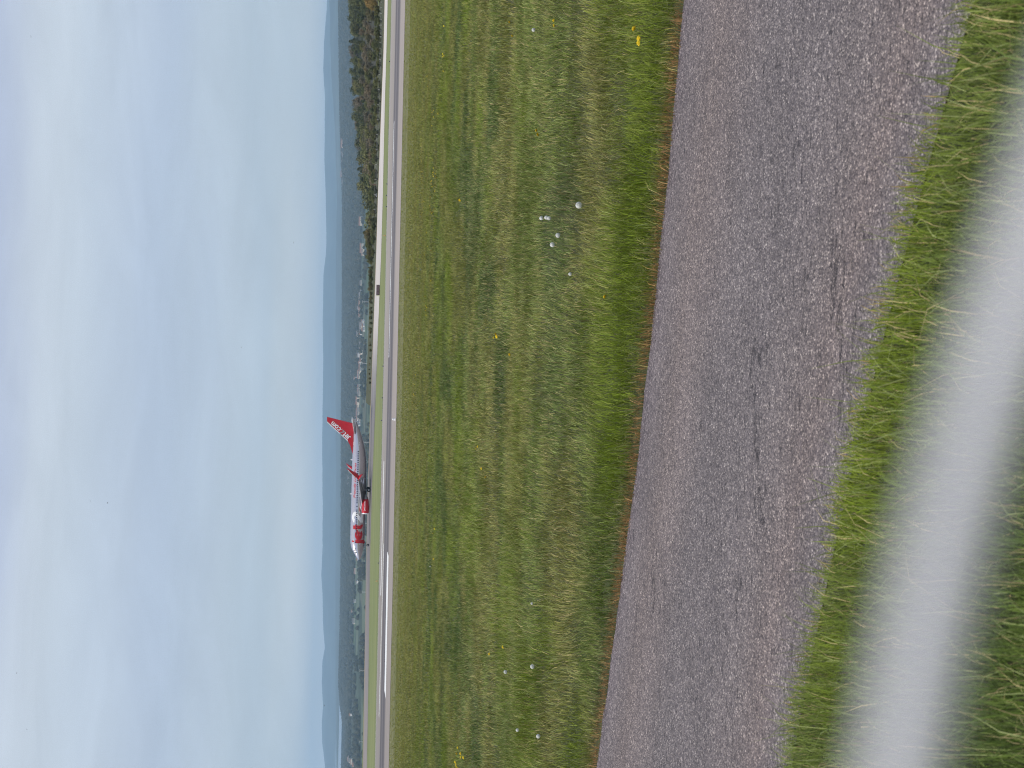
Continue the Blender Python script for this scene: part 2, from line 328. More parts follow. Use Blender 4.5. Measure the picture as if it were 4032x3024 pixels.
wavy = n.math('ADD', at.outputs['Fac'], n.math('MULTIPLY', n.math('SUBTRACT', n.noise(n.map((.7, .7, 0)), 1, 3), .5), .16))
tr = n.ramp(wavy, [(0, (.9, .88, .95)), (.08, (.96, .94, .97)), (.2, (1.06, 1.0, .98)), (.32, (1.02, .98, .98)), (.45, (.93, .93, .96)), (.62, (.92, .92, .95)), (.76, (.98, .96, .97)), (.87, (1.06, .99, .97)), (.95, (.96, .95, .98)), (1, (.88, .88, .92))])
c = n.mix(1, c, tr, 'MULTIPLY')
c = n.mix(1, c, n.ramp(n.noise(n.map((1.2, 2.2, 1)), 1, 6, .6), [(.3, .86), (.7, 1.12)]), 'MULTIPLY')
f1 = n.noise(n.map((1.1, 3.6, 1), (0, 0, .12)), 1.0, 9, .62, .4); ridge = n.math('ABSOLUTE', n.math('SUBTRACT', f1, .5))
cm = n.ramp(n.noise(n.map((1.3, 1.6, 1)), 1, 3), [(.56, 0), (.62, 1)]); ck = n.math('MULTIPLY', n.ramp(ridge, [(.0, 1), (.0045, 0)]), cm)
sc_ = n.ramp(n.noise(n.map((11, 40, 1)), 1, 5, .65), [(.33, 1), (.39, 0)]); ck = n.math('MAXIMUM', ck, n.math('MULTIPLY', sc_, .7))
c = n.mix(ck, c, (.028, .024, .03)); c = n.mix(1, c, (1.05, .995, .985), 'MULTIPLY'); n.color(c)
pit = n.ramp(n.noise(vec, 60, 3), [(.35, 0), (.6, 1)])
hgt = n.math('SUBTRACT', n.math('SUBTRACT', n.math('ADD', n.math('MULTIPLY', s2.outputs[1], .5), pit), n.math('MULTIPLY', sd1, 1.0)), n.math('MULTIPLY', ck, 3)); n.bump(hgt, .0035, .8); M_path = n.m
XS = np.arange(-9, 12, .04); nf = fE(XS) + .035 * (fbm(XS * 5, XS * 0, 5) - .5) * 2; nn = nE(XS) - .06
rows = 26; vv = []; acr = []
for r_ in range(rows):
    t = r_ / (rows - 1)
    for i, X in enumerate(XS): vv.append((X, nf[i] * (1 - t) + nn[i] * t, .006 + .012 * math.sin(math.pi * t))); acr.append(t)
k = len(XS)
po = pyd('path', vv, [(r_ * k + i, r_ * k + i + 1, (r_ + 1) * k + i + 1, (r_ + 1) * k + i) for r_ in range(rows - 1) for i in range(k - 1)], M_path, None, True); po['kind'] = 'structure'
at_ = po.data.attributes.new('across', 'FLOAT', 'POINT'); at_.data.foreach_set('value', acr)

# ------------------------------------------------------------------ grass blades (stuff)
n = NT('grass_blade', .6, 0, .25); ca = n.attr('tint'); n.color(ca); n.translucent(ca, .3); M_blade = n.m
def blades(name, X, Y, ln, wd, lean, tint, az=None):
    K = len(X); Z = land(X, Y) - .004; az = rng.uniform(0, 2 * np.pi, K) if az is None else az
    fa = az + rng.uniform(-.9, .9, K) + np.pi / 2
    dx, dy = np.cos(az), np.sin(az); wx, wy = np.cos(fa) * wd / 2, np.sin(fa) * wd / 2
    h1 = ln * .55 * np.cos(lean * .5); r1 = ln * .55 * np.sin(lean * .5); h2 = h1 + ln * .45 * np.cos(lean * 1.25); r2 = r1 + ln * .45 * np.sin(lean * 1.25)
    h2 = np.maximum(h2, .01)
    V = np.empty((K, 5, 3), np.float32)
    V[:, 0] = np.stack([X - wx, Y - wy, Z], -1); V[:, 1] = np.stack([X + wx, Y + wy, Z], -1)
    V[:, 2] = np.stack([X + dx * r1 + wx * .8, Y + dy * r1 + wy * .8, Z + h1], -1); V[:, 3] = np.stack([X + dx * r1 - wx * .8, Y + dy * r1 - wy * .8, Z + h1], -1)
    V[:, 4] = np.stack([X + dx * r2, Y + dy * r2, Z + h2], -1)
    me = bpy.data.meshes.new(name); me.vertices.add(K * 5); me.vertices.foreach_set('co', V.reshape(-1))
    b = (np.arange(K) * 5)[:, None]; li = np.concatenate([b + 0, b + 1, b + 2, b + 3, b + 3, b + 2, b + 4], 1).astype(np.int32).reshape(-1)
    me.loops.add(K * 7); me.loops.foreach_set('vertex_index', li); me.polygons.add(K * 2)
    ls = (np.arange(K) * 7)[:, None]; me.polygons.foreach_set('loop_start', np.concatenate([ls, ls + 4], 1).astype(np.int32).reshape(-1))
    me.update(calc_edges=True)
    C = np.ones((K, 5, 4), np.float32); C[:, :, :3] = tint[:, None, :]
    a = me.color_attributes.new('tint', 'FLOAT_COLOR', 'POINT'); a.data.foreach_set('color', C.reshape(-1))
    return me
GREEN = np.array([.165, .225, .045]); LUSH = np.array([.18, .25, .022]); DEEP = np.array([.075, .135, .035]); PALE = np.array([.42, .48, .22]); STRAW = np.array([.55, .46, .24]); OLIVE = np.array([.27, .25, .075]); BROWN = np.array([.44, .25, .12])
def scatter(y0, y1, dens, wmar, k=.31):
    A = []; y = y0
    while y < y1:
        h = max(.25, (y1 - y0) / 40); h = min(h, y1 - y); w = 2 * (k * (y + h) + wmar); c = int(w * h * dens); A.append(np.stack([rng.uniform(-w / 2, w / 2, c), rng.uniform(y, y + h, c)], -1)); y += h
    return np.concatenate(A)
def field(y0, y1, dens, wmar, wd, lnf):
    p = scatter(y0, y1, dens, wmar); X, Y = p[:, 0], p[:, 1]; keep = Y > fE(X) - .03 + .10 * (fbm(X * 3, Y * 3, 60) - .4); X, Y = X[keep], Y[keep]; K = len(X)
    e = Y - fE(X)
    m = fbm(X * .55, Y * .8 if y1 < 40 else Y * .25, 30); m2 = fbm(X * 2.3, Y * 2.3, 35); m3 = fbm(X * .8, Y * .35, 50, 2); r = rng.random(K)
    # thin out hollows so darker ground shows through
    kp = r < (.45 + 1.1 * m2); X, Y, e, m, m2, m3 = X[kp], Y[kp], e[kp], m[kp], m2[kp], m3[kp]; K = len(X); r = rng.random(K)
    T = GREEN[None] * (1 - sstep(.42, .62, m))[:, None] + (.45 * GREEN + .55 * OLIVE)[None] * sstep(.42, .62, m)[:, None]
    w = (sstep(.58, .75, m3) * .8)[:, None]; T = T * (1 - w) + LUSH[None] * w
    w = (sstep(.42, .25, m3) * .75)[:, None]; T = T * (1 - w) + DEEP[None] * w
    w = np.where(r < .10, .75, np.where(r < .22, .3, 0))[:, None] * (1 if y1 < 40 else .5); T = T * (1 - w) + STRAW[None] * w
    w = np.where((r > .8), .5, 0)[:, None] * (1 if y1 < 40 else .4); T = T * (1 - w) + PALE[None] * w
    w = (sstep(.20, .05, e + .2 * (m2 - .5)) * np.where(r < .8, .92, .4))[:, None]; T = T * (1 - w) + (BROWN * (.7 + .6 * rng.random(K)[:, None])) * w
    w = (sstep(.22, .45, e) * sstep(1.7, .6, e + 1.2 * (m - .5)) * (.35 + .5 * sstep(.4, .6, m3)))[:, None]; T = T * (1 - w) + LUSH[None] * w
    fo = .5 * sstep(30, 90, Y)[:, None] * (.5 + m[:, None]); T = T * (1 - fo) + (OLIVE * .95)[None] * fo
    T = T * np.array([1.14, 1.1, 1.0])[None]
    T = T * (rng.uniform(.45, 1.35, (K, 1)) if y1 < 40 else rng.uniform(.7, 1.15, (K, 1)))
    ln = lnf * rng.uniform(.5, 1.35, K) * (.65 + .8 * m2) * (1 + .25 * sstep(.5, .7, m3)); ln = np.where(e < .12, ln * .75, ln)
    lean = rng.uniform(.25, 1.35, K); az = np.where(rng.random(K) < .5, rng.uniform(0, 2 * np.pi, K), 5 * fbm(X * 1.2, Y * 1.2, 90) * 2.2)
    az = np.where((e < .25) & (rng.random(K) < .7), -np.pi / 2 + rng.normal(0, .6, K), az)
    return blades('grass', X, Y, ln, wd * rng.uniform(.6, 1.4, K), lean, T, az)
bands = [(5.2, 10, 3800, 1.5, .0034, .075), (10, 16, 2400, 1.4, .0042, .08), (16, 26, 1000, 1.4, .006, .085), (26, 45, 340, 1.5, .010, .095), (45, 80, 100, 3, .018, .11), (80, 140, 26, 5, .034, .12), (140, 254, 7.0, 8, .06, .13)]
for i, a in enumerate(bands):
    o = link('grass', field(*a), M_blade); tag(o, kind='stuff')
# lush long verge on the near side of the path
def verge():
    X = rng.uniform(-3.4, 4.2, 230000); Y = rng.uniform(1.2, 7.2, 230000)
    e = nE(X) - Y - .10 * (fbm(X * 2.6, Y * 2, 61) - .5) * 2
    kp = (e > -.02) & (np.abs(X) < .32 * Y + 2.0) & (rng.random(len(X)) < sstep(-.02, .1, e) * .75 + .25); X, Y, e = X[kp], Y[kp], e[kp]; K = len(X)
    r = rng.random(K); m = fbm(X * 1.6, Y * 1.6, 63); m2 = fbm(X * 4, Y * 4, 64)
    w = sstep(.35, .65, m)[:, None]; T = LUSH[None] * (1 - w) + GREEN[None] * w
    w = sstep(.35, .9, e)[:, None] * .6; T = T * (1 - w) + DEEP[None] * w
    w = np.where(r < .07, .85, 0)[:, None]; T = T * (1 - w) + STRAW[None] * w
    w = np.where(r > .9, .6, 0)[:, None]; T = T * (1 - w) + PALE[None] * w
    w = (sstep(.06, .0, e) * .6)[:, None]; T = T * (1 - w) + BROWN[None] * w
    T = T * rng.uniform(.55, 1.45, (K, 1)) * np.array([1.12, 1.06, 1.0])[None]; ln = rng.uniform(.05, .15, K) * (.7 + .7 * m2) * (.6 + .6 * sstep(0, .35, e)); ln = np.where(rng.random(K) < .03, ln * 1.7, ln)
    az = np.where(rng.random(K) < .65, np.pi / 2 + rng.normal(0, .7, K), rng.uniform(0, 2 * np.pi, K))
    return blades('grass', X, Y, ln, rng.uniform(.0018, .0042, K), rng.uniform(.3, 1.35, K), T, az)
o = link('grass', verge(), M_blade); tag(o, kind='stuff')

# ------------------------------------------------------------------ dandelions
M_stem = simple('flower_stem', (.16, .17, .07), .7); M_yel = simple('yellow_petals', (.85, .62, .02), .6, var=.1, vs=200); M_seed = simple('seed_down', (.75, .75, .7), .9, var=.1, vs=200)
n = NT('seed_down_soft', .9); n.color((.92, .92, .88)); n.translucent((.92, .92, .88), .5); M_seed = n.m
def mk_clock():
    root = empty('dandelion_clock', (0, 0, 0)); bm = bmesh.new(); tube(bm, [(0, 0, 0), (.006, .004, .06), (.004, 0, .14)], [.0025, .002, .0018], 6); bmo('stem', bm, M_stem, root)
    bm = bmesh.new(); c = Vector((.004, 0, .155)); rr = random.Random(3)
    bmesh.ops.create_icosphere(bm, subdivisions=1, radius=.005, matrix=Matrix.Translation(c))
    for k in range(420):
        d = Vector((rr.gauss(0, 1), rr.gauss(0, 1), rr.gauss(0, 1))).normalized()
        if d.z < -.8: continue
        e = c + d * .0195; t = d.orthogonal().normalized(); b = d.cross(t)
        for q in range(4):
            an = q * math.pi / 4 + rr.random(); u = (t * math.cos(an) + b * math.sin(an)) * .0042; w_ = (t * -math.sin(an) + b * math.cos(an)) * .0005
            bm.faces.new([bm.verts.new(p) for p in (e - u + w_, e - u - w_, e + u - w_, e + u + w_)])
        w_ = t * .00035; bm.faces.new([bm.verts.new(p) for p in (c + w_, c - w_, e - w_, e + w_)])
    bmo('seed_head', bm, M_seed, root); return root
def mk_flower():
    root = empty('dandelion_flower', (0, 0, 0)); bm = bmesh.new(); tube(bm, [(0, 0, 0), (.004, -.003, .05), (.002, 0, .088)], [.0025, .002, .002], 6); bmo('stem', bm, M_stem, root)
    bm = bmesh.new(); rr = random.Random(4); c = Vector((.002, 0, .09))
    for k in range(90):
        an = k * 2.4; r0 = .019 * (1 - .6 * (k / 90)); up = .004 + .012 * (k / 90); d = Vector((math.cos(an), math.sin(an), 0)); s_ = Vector((-d.y, d.x, 0)) * .0022
        p0 = c; p1 = c + d * r0 * .7 + Vector((0, 0, up)); p2 = c + d * r0 + Vector((0, 0, up * .9))
        bm.faces.new([bm.verts.new(p) for p in (p0 - s_ * .4, p0 + s_ * .4, p1 + s_, p1 - s_)]); bm.faces.new([bm.verts.new(p) for p in (p1 - s_, p1 + s_, p2 + s_ * .7, p2 - s_ * .7)])
    bmo('petals', bm, M_yel, root); return root
def gp(x, y, lift=.0):         # photo pixel to a point on the sloping field
    d = ray(x, y); Y = 3.0
    while Y < 255:
        p = EYE + d * (Y / d.y)
        if p.z - lift <= float(land(p.x, p.y)): break
        Y *= 1.002
    return Vector((p.x, p.y, float(land(p.x, p.y))))
clocks = [(2089, 121, 'lone white dandelion clock near the right end of the field'), (2287, 798, 'largest white dandelion clock standing alone in the grass'), (2120, 858, 'white dandelion clock in a cluster, the one nearest the runway'),
          (2134, 852, 'half-blown white dandelion clock within the cluster'), (2144, 862, 'ragged white dandelion clock within the cluster, nearest the path'), (2188, 932, 'paler of two dandelion clocks beside each other, farther right'),
          (2170, 963, 'fuller of two dandelion clocks beside each other'), (2214, 1071, 'small ragged dandelion clock on darker grass'), (1982, 2641, 'white dandelion clock on a long bare stalk'), (2088, 2627, 'white dandelion clock to the path side of the stalked one'),
          (2018, 2875, 'small closed dandelion clock at the left end of the field'), (2106, 2890, 'grey dandelion clock nearest the path at the left end'), (1694, 2231, 'tiny far dandelion clock towards the runway'), (2059, 2377, 'tiny white dandelion clock in the middle of the left field')]
proto = None
for i, (x, y, lb) in enumerate(clocks):
    p = gp(x, y, .15); c = mk_clock() if proto is None else copy_tree(proto); proto = proto or c
    c.location = p; c.rotation_euler = (random.uniform(-.12, .12), random.uniform(-.12, .12), random.uniform(0, 6)); s = (.8, 1.05, .8, .75, .75, .85, .9, .6, .85, .85, .7, .8, 1.0, .5)[i]; c.scale = (s, s, s)
    tag(c, lb, 'dandelion', 'dandelion clocks in the grass')
flowers = [(2512, 148, 'large yellow dandelion closest to the path'), (2514, 160, 'yellow dandelion right beside the large one by the path'), (2510, 141, 'yellow dandelion just behind the large one by the path'), (2182, 90, 'yellow dandelion left of the lone white clock'), (2184, 97, 'second yellow head of the pair near the lone white clock'),
           (2007, 76, 'small yellow dandelion at the right end of the field'), (2016, 125, 'small yellow dandelion behind the lone white clock'), (2115, 513, 'single yellow dandelion on open green grass'), (2117, 520, 'yellow dandelion head touching the single one'), (1952, 1310, 'left head of three yellow dandelions in mid field'), (1960, 1317, 'largest of three yellow dandelions in mid field'), (1945, 1331, 'orange-yellow bud beside the three mid field heads'),
           (2019, 1384, 'yellow dandelion alone just path side of the mid field three'), (2384, 1181, 'small yellow dandelion in the lush grass near the path'), (1880, 1757, 'orange-yellow dandelion on the grass before the aircraft'), (1872, 1776, 'tiny orange dandelion beside the one before the aircraft'), (1894, 1840, 'pale yellow dandelion before the aircraft wing'), (1910, 1890, 'cream dandelion before the aircraft engine'), (1926, 2581, 'yellow dandelion in the left field among dark grass'), (1980, 2540, 'dull yellow dandelion near the stalked clock')]
fp = None
for i, (x, y, lb) in enumerate(flowers):
    p = gp(x, y, .09); c = mk_flower() if fp is None else copy_tree(fp); fp = fp or c
    c.location = p; c.rotation_euler = (random.uniform(-.3, .6), random.uniform(-.3, .3), random.uniform(0, 6)); s = 1.15 if i in (0, 10, 12) else .9; s *= 1.08; c.scale = (s, s, s); tag(c, lb, 'dandelion', 'yellow dandelions near the path')
rr = random.Random(5)
def flk(cx, cy, sx, sy, k): return [(rr.gauss(cx, sx), rr.gauss(cy, sy)) for _ in range(k)]
spots = flk(1683, 335, 5, 14, 4) + flk(1750, 100, 3, 8, 2) + flk(1752, 220, 3, 25, 4) + flk(1710, 450, 10, 18, 7) + flk(1665, 690, 3, 25, 6) + flk(1708, 690, 8, 30, 12) + flk(1666, 770, 3, 40, 10) + flk(1707, 830, 6, 18, 9) + flk(1815, 790, 3, 12, 3) + flk(1678, 1210, 3, 18, 7) + flk(1633, 1550, 3, 18, 9) + flk(1640, 1440, 3, 30, 4) + flk(1715, 2130, 4, 30, 3) + flk(1815, 2985, 8, 22, 9) + flk(1690, 1010, 12, 60, 5) + flk(1660, 1630, 4, 40, 3)
for (x, y) in spots:
    p = gp(x, y, .09); c = copy_tree(fp); c.location = p; c.scale = (1.4,) * 3; c.rotation_euler = (random.uniform(-.2, .5), random.uniform(-.3, .3), random.uniform(0, 6))
    tag(c, 'tiny far yellow dandelion, one of many specks in the field towards the runway', 'dandelion', 'far yellow dandelions')

# ------------------------------------------------------------------ aircraft (local x aft from the nose, y to starboard, z up from the wheels)
def paint(name, c, metal, rough, coat=.3):
    n = NT(name, rough, metal, .5); n.b.inputs['Coat Weight'].default_value = coat; n.b.inputs['Coat Roughness'].default_value = .15
    f = n.noise(n.map((.8, .8, 2.5)), 1, 4); n.color(n.mix(f, tuple(v * .93 for v in c), tuple(min(1, v * 1.05) for v in c))); return n.m
M_silver = paint('silver_paint', (.66, .63, .67), .92, .24, .0); M_red = paint('red_paint', (.55, .004, .018), 0, .35, .15); M_wht = paint('white_paint', (.8, .8, .82), 0, .35)
M_grey = paint('grey_metal', (.36, .36, .39), .5, .4); M_dark = simple('dark_window', (.02, .024, .032), .15, 0, .5); M_tyre = simple('tyre_rubber', (.02, .02, .02), .85); M_text = paint('white_lettering', (.85, .85, .86), 0, .5, 0); M_rtext = paint('red_lettering', (.52, .006, .02), 0, .45, 0); M_stext = paint('silver_lettering', (.4, .38, .4), .2, .4, 0)
PL = empty('passenger_jet', (P(1416, 2204, 430).x, 430, ZA + .03)); PL.rotation_euler = (0, R(.25), R(1.0))
tag(PL, 'silver twin-engine passenger jet with red lettering and red tail fin rolling on the far taxiway', 'airplane')
secs = [(0, 2.72, .03, .03), (.12, 2.73, .26, .26), (.4, 2.76, .48, .5), (.9, 2.83, .76, .8), (1.6, 2.94, 1.06, 1.1), (2.3, 3.05, 1.32, 1.33), (2.9, 3.14, 1.58, 1.5), (3.6, 3.2, 1.77, 1.65), (4.6, 3.25, 1.93, 1.8), (6, 3.27, 2.0, 1.88), (9, 3.27, 2.0, 1.88), (14, 3.27, 2.0, 1.88), (20, 3.27, 2.0, 1.88), (25.5, 3.27, 2.0, 1.88), (28, 3.33, 1.93, 1.83), (30, 3.45, 1.79, 1.7), (32, 3.66, 1.57, 1.5), (34, 3.94, 1.27, 1.2), (36, 4.27, .91, .85), (37.3, 4.5, .62, .55), (38.3, 4.66, .33, .3), (38.6, 4.7, .14, .14)]
sx = [s[0] for s in secs]
def sect(x): return [float(np.interp(x, sx, [s[k] for s in secs])) for k in (1, 2, 3)]
def skin_y(x, z, off=.012):     # port side skin
    zc, h, w = sect(x); t = max(-1, min(1, (z - zc) / h)); return -w * math.sqrt(max(0, 1 - t * t)) - off
bm = bmesh.new(); seg = 40; rings = []
for x, zc, h, w in secs: rings.append([bm.verts.new((x, w * math.sin(2 * math.pi * k / seg), zc + h * math.cos(2 * math.pi * k / seg))) for k in range(seg)])
for a, b in zip(rings, rings[1:]):
    for k in range(seg): bm.faces.new((a[k], a[(k + 1) % seg], b[(k + 1) % seg], b[k]))
bm.faces.new(rings[0]); bm.faces.new(rings[-1][::-1]); fus = bmo('fuselage', bm, M_silver, PL, True)
bm = bmesh.new(); rings = []      # belly fairing
for x, h, w in [(12.2, .3, .5), (13.4, 1.0, 1.5), (15, 1.2, 1.95), (20, 1.25, 2.02), (22, 1.1, 1.8), (24, .6, .9), (24.8, .2, .3)]:
    rings.append([bm.verts.new((x, w * math.sin(2 * math.pi * k / 24), 2.02 + (h if math.cos(2 * math.pi * k / 24) < 0 else h * .3) * .72 * math.cos(2 * math.pi * k / 24))) for k in range(24)])
for a, b in zip(rings, rings[1:]):
    for k in range(24): bm.faces.new((a[k], a[(k + 1) % 24], b[(k + 1) % 24], b[k]))
bmo('belly_fairing', bm, M_grey, PL, True)
def foil(bm, stn, nrm='z'):       # stations: (span coordinate point of LE, chord, thickness) ; section in x / normal
    prof = [(0, 0), (.02, .35), (.1, .8), (.3, 1), (.6, .75), (1, .05), (1, -.05), (.6, -.45), (.3, -.6), (.1, -.5), (.02, -.25)]; rings = []
    for (le, ch, th, nv) in stn:
        nv = Vector(nv).normalized(); rings.append([bm.verts.new(Vector(le) + Vector((px * ch, 0, 0)) + nv * (pz * th * ch * .5)) for px, pz in prof])
    m = len(prof)
    for a, b in zip(rings, rings[1:]):
        for k in range(m): bm.faces.new((a[k], a[(k + 1) % m], b[(k + 1) % m], b[k]))
    bm.faces.new(rings[0]); bm.faces.new(rings[-1][::-1])
for sgn in (-1, 1):
    bm = bmesh.new(); foil(bm, [((13.6, sgn * 1.2, 2.0), 7.6, .13, (0, 0, 1)), ((15.9, sgn * 5.2, 2.38), 5.2, .12, (0, 0, 1)), ((19.2, sgn * 10.8, 2.95), 3.1, .11, (0, 0, 1)), ((22.5, sgn * 16.5, 3.6), 1.65, .1, (0, 0, 1))])
    wg = bmo('wing', bm, M_grey, PL, True); wg.data.shade_smooth() if hasattr(wg.data, 'shade_smooth') else None
    bm = bmesh.new()      # white wing-top skin / leading edge
    foil(bm, [((13.35, sgn * 1.3, 2.06), 1.5, .22, (0, 0, 1)), ((15.72, sgn * 5.2, 2.44), .8, .24, (0, 0, 1)), ((19.08, sgn * 10.8, 3.0), .5, .24, (0, 0, 1)), ((22.42, sgn * 16.5, 3.63), .3, .24, (0, 0, 1))]); bmo('leading_edge', bm, M_wht, wg, True)
    for yy, xx in ((3.6, 20.4), (6.6, 20.8), (9.4, 21.6)):
        bm = bmesh.new(); z0 = 1.95 + (yy - 1.2) * .105; tube(bm, [(xx - 1.6, sgn * yy, z0 - .1), (xx - .6, sgn * yy, z0 - .28), (xx + .5, sgn * yy, z0 - .22), (xx + 1.3, sgn * yy, z0 - .02)], [.03, .19, .17, .03], 10); bmo('flap_fairing', bm, M_grey, wg, True)
    bm = bmesh.new(); foil(bm, [((22.5, sgn * 16.5, 3.6), 1.65, .1, (0, 0, 1)), ((22.95, sgn * 16.95, 3.75), 1.45, .1, (0, sgn * -.5, 1)), ((23.5, sgn * 17.25, 4.15), 1.25, .1, (0, -sgn, .35)), ((25.0, sgn * 17.75, 6.1), .72, .09, (0, -sgn, .15)), ((25.9, sgn * 17.85, 6.75), .2, .08, (0, -sgn, .1))])
    wl = bmo('winglet', bm, M_red, PL, True)
    bm = bmesh.new(); foil(bm, [((23.45, sgn * 17.27, 4.3), .32, .3, (0, -sgn, .3)), ((24.93, sgn * 17.76, 6.05), .22, .3, (0, -sgn, .15)), ((25.5, sgn * 17.84, 6.5), .14, .3, (0, -sgn, .1))]); bmo('leading_edge', bm, M_wht, wl, True)
    bm = bmesh.new(); foil(bm, [((22.9, sgn * 16.95, 3.72), 1.1, .1, (0, sgn, .8)), ((23.6, sgn * 17.3, 3.2), .8, .09, (0, sgn, .5)), ((24.5, sgn * 17.6, 2.6), .15, .08, (0, sgn, .5))]); bmo('lower_winglet', bm, M_red, PL, True)
    # engine
    bm = bmesh.new(); ey, ez = sgn * 4.83, 1.36; prof = [(13.42, .62), (13.16, .76), (13.1, .86), (13.2, .96), (13.6, 1.04), (14.4, 1.07), (15.6, 1.03), (16.6, .92), (17.2, .8), (17.2, .74), (16.4, .78)]; rings = []
    for x, r_ in prof: rings.append([bm.verts.new((x, ey + r_ * math.sin(2 * math.pi * k / 28), ez + r_ * (1.0 if math.cos(2 * math.pi * k / 28) > 0 else .93) * math.cos(2 * math.pi * k / 28))) for k in range(28)])
    for a, b in zip(rings, rings[1:]):
        for k in range(28): bm.faces.new((a[k], a[(k + 1) % 28], b[(k + 1) % 28], b[k]))
    en = bmo('engine', bm, M_red, PL, True)
    bm = bmesh.new(); rings = []
    for x, r_ in [(13.3, .7), (13.12, .77), (13.06, .86), (13.16, .955), (13.34, 1.0)]: rings.append([bm.verts.new((x, ey + (r_ + .006) * math.sin(2 * math.pi * k / 28), ez + (r_ + .006) * (1.0 if math.cos(2 * math.pi * k / 28) > 0 else .93) * math.cos(2 * math.pi * k / 28))) for k in range(28)])
    for a, b in zip(rings, rings[1:]):
        for k in range(28): bm.faces.new((a[k], a[(k + 1) % 28], b[(k + 1) % 28], b[k]))
    bmo('intake_lip', bm, M_wht, en, True)
    bm = bmesh.new(); tube(bm, [(13.5, ey, ez), (13.56, ey, ez)], [.7, .7], 24); bmo('fan', bm, M_dark, en)
    bm = bmesh.new(); tube(bm, [(16.3, ey, ez), (17.3, ey, ez), (17.9, ey, ez), (18.4, ey, ez)], [.72, .5, .38, .12], 20); bmo('exhaust', bm, M_grey, en, True)
    bm = bmesh.new(); foil(bm, [((14.5, ey, ez + .8), 4.4, .09, (0, 1, 0)), ((15.3, ey, 2.32), 3.6, .09, (0, 1, 0))]); bmo('pylon', bm, M_wht, PL, True)
    # main gear and wheels
    bm = bmesh.new(); gx, gy = 19.6, sgn * 2.86; tube(bm, [(gx - .1, gy, 2.1), (gx, gy, .56)], [.13, .1], 10); tube(bm, [(gx, gy - .42, .56), (gx, gy + .42, .56)], .07, 8); tube(bm, [(gx, gy, 1.0), (gx + .2, gy - sgn * 1.2, 1.9)], .06, 8); mg = bmo('main_gear', bm, M_grey, PL)
    for w_ in (-.33, .33):
        bm = bmesh.new(); tube(bm, [(gx, gy + w_ - .17, .565), (gx, gy + w_ - .13, .565), (gx, gy + w_ + .13, .565), (gx, gy + w_ + .17, .565)], [.45, .565, .565, .45], 24)
        wh = bmo('wheel', bm, M_tyre, mg); bm = bmesh.new(); tube(bm, [(gx, gy + w_ - .185, .565), (gx, gy + w_ + .185, .565)], .24, 16); bmo('hub', bm, M_wht, mg)
    # tailplane
    bm = bmesh.new(); foil(bm, [((34.5, sgn * .3, 4.75), 3.9, .1, (0, 0, 1)), ((38.3, sgn * 7.15, 5.6), 1.35, .09, (0, 0, 1))]); bmo('tailplane', bm, M_wht, PL, True)
bm = bmesh.new(); gx = 4.1; tube(bm, [(gx - .1, 0, 1.6), (gx, 0, .36)], [.09, .07], 10); tube(bm, [(gx, -.25, .35), (gx, .25, .35)], .05, 8); tube(bm, [(gx, 0, .7), (gx - .8, 0, 1.6)], .045, 8); ng = bmo('nose_gear', bm, M_grey, PL)
for w_ in (-.2, .2):
    bm = bmesh.new(); tube(bm, [(gx, w_ - .1, .345), (gx, w_ - .07, .345), (gx, w_ + .07, .345), (gx, w_ + .1, .345)], [.27, .345, .345, .27], 20); bmo('wheel', bm, M_tyre, ng)
    bm = bmesh.new(); tube(bm, [(gx, w_ - .11, .345), (gx, w_ + .11, .345)], .14, 14); bmo('hub', bm, M_wht, ng)
# fin: outline with thickness
def fin_poly(pts, th, name, mat, parent, yoff=0):
    bm = bmesh.new(); A = [bm.verts.new((x, yoff - th / 2, z)) for x, z in pts]; B = [bm.verts.new((x, yoff + th / 2, z)) for x, z in pts]
    bm.faces.new(A); bm.faces.new(B[::-1]); k = len(pts)
    for i in range(k): bm.faces.new((A[i], B[i], B[(i + 1) % k], A[(i + 1) % k]))
    return bmo(name, bm, mat, parent)
fin = fin_poly([(29.2, 5.2), (30.8, 5.65), (31.9, 6.05), (32.8, 6.6), (33.6, 7.35), (38.1, 12.5), (39.55, 12.55), (37.9, 5.3), (36, 4.9), (32, 5.0)], .26, 'tail_fin', M_red, PL)
fin_poly([(32.75, 6.62), (33.55, 7.42), (38.0, 12.55), (38.32, 12.55), (33.85, 7.4), (33.1, 6.6)], .31, 'leading_edge', M_wht, fin)
fin_poly([(37.6, 5.3), (39.3, 12.53), (39.53, 12.53), (37.88, 5.32)], .30, 'trailing_edge', M_rtext, fin)
for x in (18.0, 27.5):
    fin_poly([(x, 5.2), (x + .22, 5.75), (x + .42, 5.75), (x + .5, 5.2)], .05, 'antenna', M_wht, PL)
